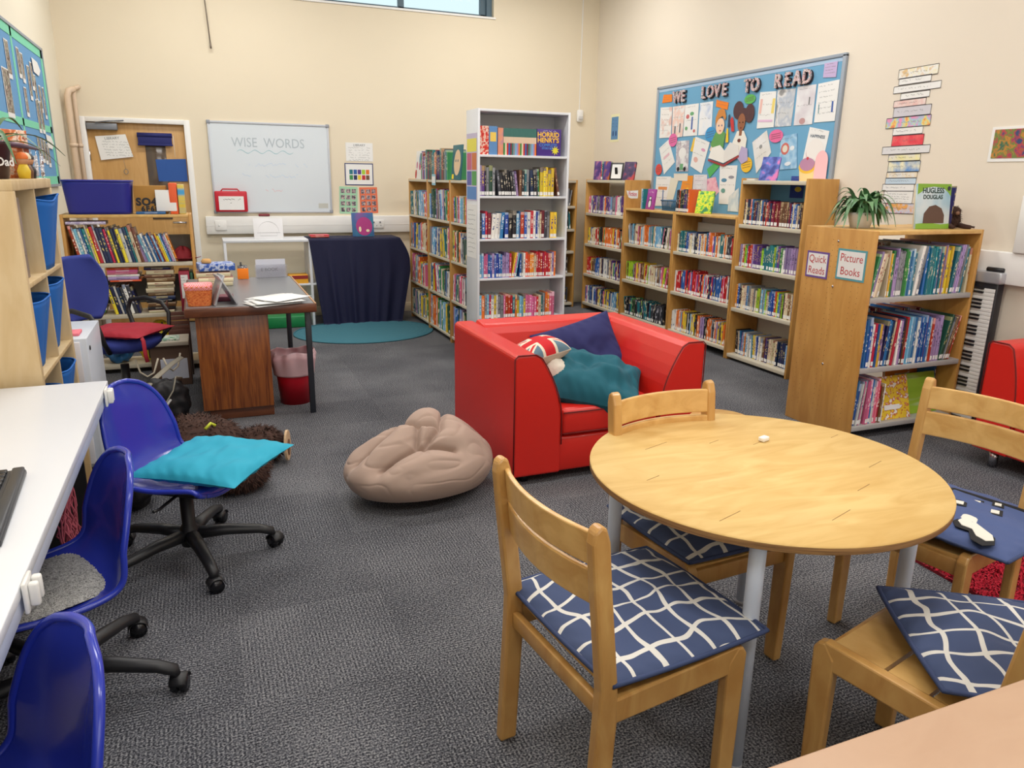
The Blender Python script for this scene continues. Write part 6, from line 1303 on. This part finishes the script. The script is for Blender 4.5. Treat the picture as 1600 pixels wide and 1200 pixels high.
def furball(rx, ry, rz_, seed, n=900, L_=.012):
    bm = bmesh.new(); bmesh.ops.create_icosphere(bm, subdivisions=4, radius=1)
    for v in bm.verts: v.co = Vector((v.co.x*rx, v.co.y*ry, v.co.z*rz_))*(1+.06*noise.noise(v.co*5+Vector((seed, 0, 0))))
    q = MB().bm(bm); rr = random.Random(seed)
    for k in range(n):
        z = rr.uniform(-1, 1); a = rr.uniform(0, 2*PI); r_ = math.sqrt(1-z*z); d = Vector((r_*math.cos(a), r_*math.sin(a), z)); p = Vector((d.x*rx, d.y*ry, d.z*rz_))*.97; t_ = Vector((rr.uniform(-1, 1), rr.uniform(-1, 1), -.8)).normalized(); e = p+(d+t_*.8).normalized()*L_*rr.uniform(.7, 1.6); s_ = d.cross(t_).normalized()*L_*.14
        q.add([p-s_, p+s_, e], [(0, 1, 2)], 0)
    return q
furball(.05, .05, .055, 1, 700, .014).build('body', BR, pt, loc=(0, 0, .052)); furball(.035, .035, .03, 2, 400, .012).build('head', BR, pt, loc=(-.01, -.03, .10)); furball(.012, .012, .012, 3, 20, .004).build('nose', plain('muzzle_tan', (130, 96, 76), .8), pt, loc=(-.012, -.066, .092))
for a in (-.045, .05): MB().tube([(a*.6, -.02, .02), (a, -.07, .012), (a*1.2, -.10, .010)], [.016, .014, .012], 10).build('leg', BR, pt)
MB().tube([(.04, .02, .02), (.10, .0, .012), (.14, -.03, .006)], .006, 8).build('tail', BR, pt)
# items on the low bookcases (front x = 4.165, tops at 1.215)
def upright(label, y, z, w_, h, mt, lean=.12, x=4.23, name='paperback_display', th=.02, rz=0):
    t = thing(name, label, 'book', (x, y, z), -PI/2+rz); M_ = Matrix.Rotation(-lean, 4, 'X'); MB().rbox((0, 0, 0), (w_, th, h), .001, M=M_).build('cover', mt, t); MB().box((.002, .003, h-.001), (w_-.001, th-.003, h+.0006), M=M_).build('page_edge', PAGES, t)
    return t, M_
o, M_ = upright('purple paperback with a penguin facing out by the Fiction label', 6.72, 1.216, .14, .20, plain('penguin_cover', (170, 70, 160), .4), x=4.21)
q = MB(); disc(q, .07, .06, .032, .045, y=-.0006, M=M_); disc(q, .07, .112, .02, .02, y=-.0006, M=M_); q.build('penguin_back', plain('penguin_dark', (50, 50, 60), .5), o); q = MB(); disc(q, .07, .055, .022, .035, y=-.0014, M=M_); disc(q, .07, .11, .014, .013, y=-.0014, M=M_); q.build('penguin_front', PAPER, o); q = MB(); scribble(q, .02, .12, .17, .014, r5, M=M_, w_=.0018); q.build('title', PAPER, o)
for k, c2 in enumerate(['white', 'light blue', 'teal']):
    o = bookmb(MB(), .014, .13, .20, None, False).build('paperback_display', [CM[c2], PAGES, STICK], loc=(4.20, 6.80-k*.016, 1.2155), rot=(0, 0, -PI/2)); tag(o, f'{c2} paperback standing left of the penguin book', 'book')
tg = thing('sign', 'torn white shelf label with pink letters reading Fiction', 'sign', (4.158, 6.915, 1.36), -PI/2); q = MB(); q.prism([(-.10, .035), (-.06, .03), (.13, .04), (.13, -.04), (.0, -.045), (-.05, -.035), (-.08, .0)], -.004, -.002, 0, 'y'); q.build('card', PAPER, tg); q = MB(); textmb(q, 'Fiction', .06, M=Matrix.Translation((.03, -.005, 0)), bold=.001); q.build('lettering', plain('sign_pink', (214, 60, 100), .6), tg)
bs = thing('plastic_basket', 'slatted blue plastic basket on the low wooden bookcase', 'basket', (4.31, 6.33, 1.216), -PI/2)
BB_ = plain('basket_blue', (58, 104, 140), .4)
q = MB(); hw, hd2, hh2 = .135, .085, .095
for k in range(19):
    x = -hw+.012+k*(2*hw-.024)/18
    for s_ in (-1, 1): q.tube([(x*.92, s_*hd2*.88, .006), (x, s_*hd2, hh2)], .0028, 5)
for k in range(10):
    y = -hd2+.01+k*(2*hd2-.02)/9
    for s_ in (-1, 1): q.tube([(s_*hw*.9, y*.9, .006), (s_*hw, y, hh2)], .0028, 5)
q.build('slats', BB_, bs); MB().rbox((-hw*.93, -hd2*.92, 0), (hw*.93, hd2*.92, .008), .002).build('base', BB_, bs)
q = MB(); q.tube([(-hw, -hd2, hh2), (hw, -hd2, hh2), (hw, hd2, hh2), (-hw, hd2, hh2), (-hw, -hd2, hh2)], .006, 8); q.build('rim', BB_, bs)
o = MB().rbox((0, 0, 0), (.012, .11, .15), .001, M=Matrix.Rotation(-.1, 4, 'Y')).build('paperback_display', CM['grey'], loc=(4.30, 6.235, 1.226), rot=(0, 0, -PI/2)); tag(o, 'grey book poking out of the blue basket', 'book')
for k in range(9):
    c2 = ['dark grey', 'black', 'red', 'dark green', 'black', 'navy', 'purple', 'dark grey', 'orange'][k]
    o = bookmb(MB(), .021, .13, .20+.004*(k % 3), None, True).build('paperback_display', [CM[c2], PAGES, STICK], loc=(4.19, 6.155-k*.023, 1.2155), rot=(0, 0, -PI/2)); tag(o, f'{c2} paperback, {ORD[k]} from the basket in the standing row', 'book', 'standing row on the low bookcase')
upright('lime green and yellow comic book propped open on the low bookcase', 5.86, 1.216, .15, .21, mottled('comic_green', [(90, 190, 70), (236, 230, 50), (160, 210, 60), (60, 140, 90)], 22), lean=.35, th=.035, rz=.6, x=4.20)
# on the tall bookcases
T3, T0 = 1.5125, 1.4955
upright('blue and pink book propped on the tall bookcase before board', 5.02, T3, .14, .20, mottled('comic_blue', [(50, 60, 140), (90, 110, 190), (214, 120, 180)], 14), lean=.4, th=.03, rz=.6, x=4.19)
o = MB().rbox((0, 0, 0), (.10, .12, .012), .002).build('paperback_display', CM['white'], loc=(4.20, 5.08, T3)); tag(o, 'white booklet lying flat at left of the tall bookcase top', 'book')
sheet('blue sheet with yellow fish seen above top shelf books', [(4.95, 1.55), (4.80, 1.55), (4.80, 1.38), (4.95, 1.38)], plain('sheet_ultra', (48, 70, 150), .8), 1, deco=[((226, 200, 70), 'o', .1, -.1, .25, .12)])
sheet('pale grey sheet seen above the top shelf books', [(4.78, 1.55), (4.58, 1.55), (4.58, 1.38), (4.78, 1.38)], wash('wash_m', [(206, 212, 222), (190, 198, 212)]), 0)
upright('purple book facing out at far end of the corner bookcase', 7.88, T0, .16, .205, mottled('purple_mix', [(76, 50, 120), (96, 66, 150), (190, 120, 160)], 12), lean=.05, x=4.22, th=.015)
upright('second purple book facing out beside the first one', 7.66, T0, .14, .20, mottled('purple_mix2', [(80, 54, 130), (100, 70, 150), (200, 110, 60)], 12), lean=.05, x=4.22, th=.015)
for k, c2 in enumerate(['red', 'teal']):
    o = bookmb(MB(), .018, .13, .20, None, True).build('paperback_display', [CM[c2], PAGES, STICK], loc=(4.22, 7.71-k*.02, T0), rot=(0, 0, -PI/2)); tag(o, f'{c2} spine between the two purple books', 'book')
t, M_ = upright('black framed certificate tilted on the corner bookcase', 7.46, T0, .15, .19, BLACK, lean=.25, th=.010, rz=.7, x=4.19, name='framed_certificate'); t['category'] = 'frame'
MB().box((.018, -.001, .018), (.132, 0, .172), M=M_).build('certificate', PAPER, t); MB().rbox((.06, .03, .0), (.09, .034, .13), .001, M=Matrix.Rotation(.25, 4, 'X')).build('strut', BLACK, t)
upright('dark book with red faces propped at end of corner bookcase', 7.20, T0, .13, .20, mottled('dark_faces', [(60, 44, 80), (80, 60, 100), (190, 70, 70)], 14), lean=.3, th=.03, rz=.6, x=4.20)
o = bookmb(MB(), .02, .13, .2, None, False).build('paperback_display', [CM['black'], PAGES, STICK], loc=(3.92, 8.12, 1.487)); tag(o, 'single black book on the back wall bookcase top', 'book')
# on the narrow bays
z = 1.476
fo = thing('picture_book', 'white picture book with balloons facing out on the narrow bays', 'book', (2.12, 7.90, z), -PI/2); M_ = Matrix.Rotation(-.08, 4, 'X'); MB().rbox((0, 0, 0), (.25, .012, .28), .001, M=M_).build('cover', PAPER, fo)
for cxy, rr_, c2 in (((.18, .20), (.045, .06), (90, 140, 180)), ((.17, .13), (.04, .04), (200, 110, 140)), ((.06, .14), (.022, .035), (200, 90, 80)), ((.03, .05), (.03, .045), (190, 50, 50))):
    q = MB(); disc(q, *cxy, *rr_, y=-.0005, M=M_); q.build('balloon', plain('bal_%d' % c2[0], c2, .6), fo)
for k in range(26):
    c2 = ['green', 'lilac', 'dark red', 'blue', 'cream', 'teal', 'dark green', 'dark red', 'navy', 'dark green', 'brown', 'teal',  'teal', 'grey', 'orange', 'dark red', 'navy', 'purple', 'black', 'teal', 'brown', 'dark red', 'dark green', 'grey', 'teal'][k % 25]
    h = [.25, .27, .26, .22, .23, .28, .28, .26, .25, .27, .26, .25, .27, .24][k % 14]
    o = bookmb(MB(), .0335, .2, h, None, False).build('large_picture_book', [CM[c2], PAGES, STICK], loc=(2.10, 7.60-k*.0345, z), rot=(0, 0, -PI/2)); tag(o, f'{c2} picture book, {ORD[k]} in the row standing on the narrow bays', 'book', 'row standing on the narrow bays')
fo = thing('picture_book', 'teal picture book with a girl face facing out, narrow bays', 'book', (2.12, 6.66, z), -PI/2); MB().rbox((0, 0, 0), (.26, .012, .30), .001, M=M_).build('cover', plain('cover_teal_dark', (40, 104, 116), .5), fo)
q = MB(); disc(q, .15, .15, .09, .11, y=-.0005, M=M_); q.build('face', plain('face_cream', (226, 196, 160), .6), fo); q = MB(); disc(q, .11, .165, .012, .012, y=-.0016, M=M_); disc(q, .17, .165, .012, .012, y=-.0016, M=M_); q.build('eyes', plain('eye_blue', (90, 110, 120), .6), fo); q = MB(); q.box((.02, -.0012, .01), (.07, -.0004, .05), M=M_); q.build('yellow_label', plain('bright_yellow', (240, 214, 40), .6), fo)
t = thing('sign', 'small white and blue shelf label over the middle narrow bay', 'sign', (2.074, 7.05, 1.475), -PI/2); MB().box((-.06, -.003, -.05), (.06, 0, .05)).build('card', plain('label_blue', (150, 200, 214), .6), t); MB().box((-.055, -.004, -.03), (.055, -.003, .03)).build('white_strip', PAPER, t)
# ---------------------------------------------------------------- folding keyboard leaning behind the signed bookcase
ky = thing('electric_piano', 'electric keyboard standing on end against the right wall', 'keyboard instrument', (4.388, 3.03, 0), 0)
MK = Matrix.Rotation(.05, 4, 'Y')
MB().rbox((.0, .0, .01), (.06, .17, .98), .006).build('case', plain('piano_black', (36, 36, 42), .35), ky)
MB().rbox((-.01, -.015, .93), (.065, .18, 1.0), .01).build('end_cap', plain('silver', (190, 192, 198)), ky); MB().tube([(.025, -.0, 1.012), (.025, .10, 1.012)], .014, 10).build('knob', BLACK, ky)
q = MB(); [q.rbox((-.008, .01, .03+.0235*k), (.002, .16, .052+.0235*k), .001) for k in range(37)]; q.build('white_keys', WHITEL, ky)
q = MB(); [q.rbox((-.018, .075, .045+.0235*k), (-.006, .16, .057+.0235*k), .001) for k in range(37) if k % 7 not in (2, 6)]; q.build('black_keys', BLACKG, ky)
# ---------------------------------------------------------------- big brown toy behind the turned chair
gt = thing('plush_toy', 'big dark brown soft monkey lying behind the turned blue chair', 'toy', (-.05, 3.78, 0), .1)
furball(.24, .20, .15, 5, 2600, .03).build('body', BR, gt, loc=(-.06, .20, .15)); furball(.15, .13, .10, 6, 1600, .028).build('arm', BR, gt, loc=(.10, -.12, .10)); furball(.14, .11, .095, 7, 1600, .028).build('foot', BR, gt, loc=(.25, .20, .10))
q = MB(); M9 = Matrix.Translation((.385, .13, .10)) @ Matrix.Rotation(1.15, 4, 'Z'); disc(q, 0, 0, .055, .085, M=M9, th=.012); disc(q, 0, -.01, .025, .045, y=-.012, M=M9, mi=1, th=.004); q.build('sole', [plain('sole_tan', (206, 176, 140), .9), plain('sole_brown', (120, 88, 66), .9)], gt)
MB().tube([(-.02, .0, .29), (.01, .02, .31), (.03, .02, .295)], .008, 8).build('yellow_tag', plain('tag_yellow', (200, 210, 60), .6), gt)
furball(.11, .11, .11, 9, 900, .026).build('head', BR, gt, loc=(-.27, .22, .13))
for b_ in ((-.43, 3.62, .0),):
    o = bagmesh(.12, .12, .26, 15).build('bag', plain('bag_dark', (22, 20, 24), .7), loc=b_); tag(o, 'dark shapeless bag under the end of the white desk', 'bag')
# ---------------------------------------------------------------- left noticeboard
lb = thing('noticeboard', 'pinboard with mint green border and photographs on left wall', 'noticeboard', (0, 0, 0)); MT_ = plain('mint_border', (126, 214, 180), .7); XB = XL+.003
MB().box((XB, 5.2, 1.40), (XB+.012, 7.45, 2.43)).build('backing', plain('left_board_blue', (104, 158, 206), .8), lb)
q = MB()
for a, b, c_, d_ in ((5.2, 7.45, 2.37, 2.43), (5.2, 7.45, 1.40, 1.46), (7.38, 7.45, 1.4, 2.43), (6.28, 6.33, 1.4, 2.43), (5.2, 7.45, 1.80, 1.85)): q.box((XB+.012, a, c_), (XB+.015, b, d_))
q.build('mint_border', MT_, lb); q = MB(); [q.box((XB, a, c_), (XB+.022, b, d_)) for a, b, c_, d_ in ((5.18, 7.47, 2.43, 2.45), (7.45, 7.47, 1.38, 2.45), (5.18, 7.47, 1.38, 1.40))]; q.build('frame', GF, lb)
r4 = random.Random(17); ph_ = mottled('photo_mix', [(60, 50, 50), (130, 110, 100), (176, 160, 150), (90, 110, 80), (200, 190, 180)], 26, detail=4)
k = 0
for (y, z_, w_, h) in [(6.45, 2.22, .09, .2), (6.56, 2.2, .09, .2), (6.75, 2.12, .09, .24), (6.88, 2.18, .08, .2), (6.96, 2.1, .08, .2), (7.12, 2.04, .08, .2), (6.52, 1.97, .09, .2), (6.92, 1.9, .1, .24), (7.06, 1.9, .1, .24), (7.26, 2.02, .07, .24), (6.1, 2.2, .12, .24), (5.95, 1.98, .2, .3), (6.75, 1.66, .09, .18), (6.88, 1.65, .09, .18), (7.0, 1.64, .09, .18), (7.12, 1.62, .09, .18)]:
    t = thing('photograph', f'white edged class photograph, {ORD[k]} across the left pinboard', 'photograph', (0, 0, 0), 0, 'photographs on the left pinboard'); k += 1
    MB().box((XB+.0155, y-w_/2, z_-h/2), (XB+.017, y+w_/2, z_+h/2)).build('paper_edge', PAPER, t); MB().box((XB+.017, y-w_/2+.008, z_-h/2+.03), (XB+.018, y+w_/2-.008, z_+h/2-.008)).build('print', ph_, t)
for lab, y, z_ in (('white caption arrow at upper right of left pinboard', 7.1, 2.26), ('white caption arrow at lower right of left pinboard', 7.25, 1.72)):
    q = MB(); q.prism([(y-.16, z_+.06), (y+.06, z_+.05), (y+.15, z_), (y+.06, z_-.05), (y-.14, z_-.04)], XB+.0185, XB+.020, 0, 'x'); tag(q.build('caption', PAPER), lab, 'caption', 'captions on the left pinboard')
# place the eraser on the round table
er.location = (1.613, 1.784, .7005); er.rotation_euler.z = .3
# ceiling lamp housings around the lights
for k, (lx, ly) in enumerate([(a, b) for a in (.3, 3.0) for b in (-.8, 2.0, 4.6, 7.0)]):
    o = thing('ceiling_light', 'white suspended strip light, %s from the camera end, %s row' % (ORD[k % 4], 'left' if lx < 1 else 'right'), 'light', (lx, ly, 3.74), 0, 'suspended ceiling lights')
    MB().rbox((-.76, -.26, 0), (.76, .26, .05), .01).build('housing', WHITEL, o)
    for a in (-.6, .6): MB().tube([(a, 0, .05), (a, 0, ZC-3.74)], .004, 6).build('suspension_rod', CHROME, o)
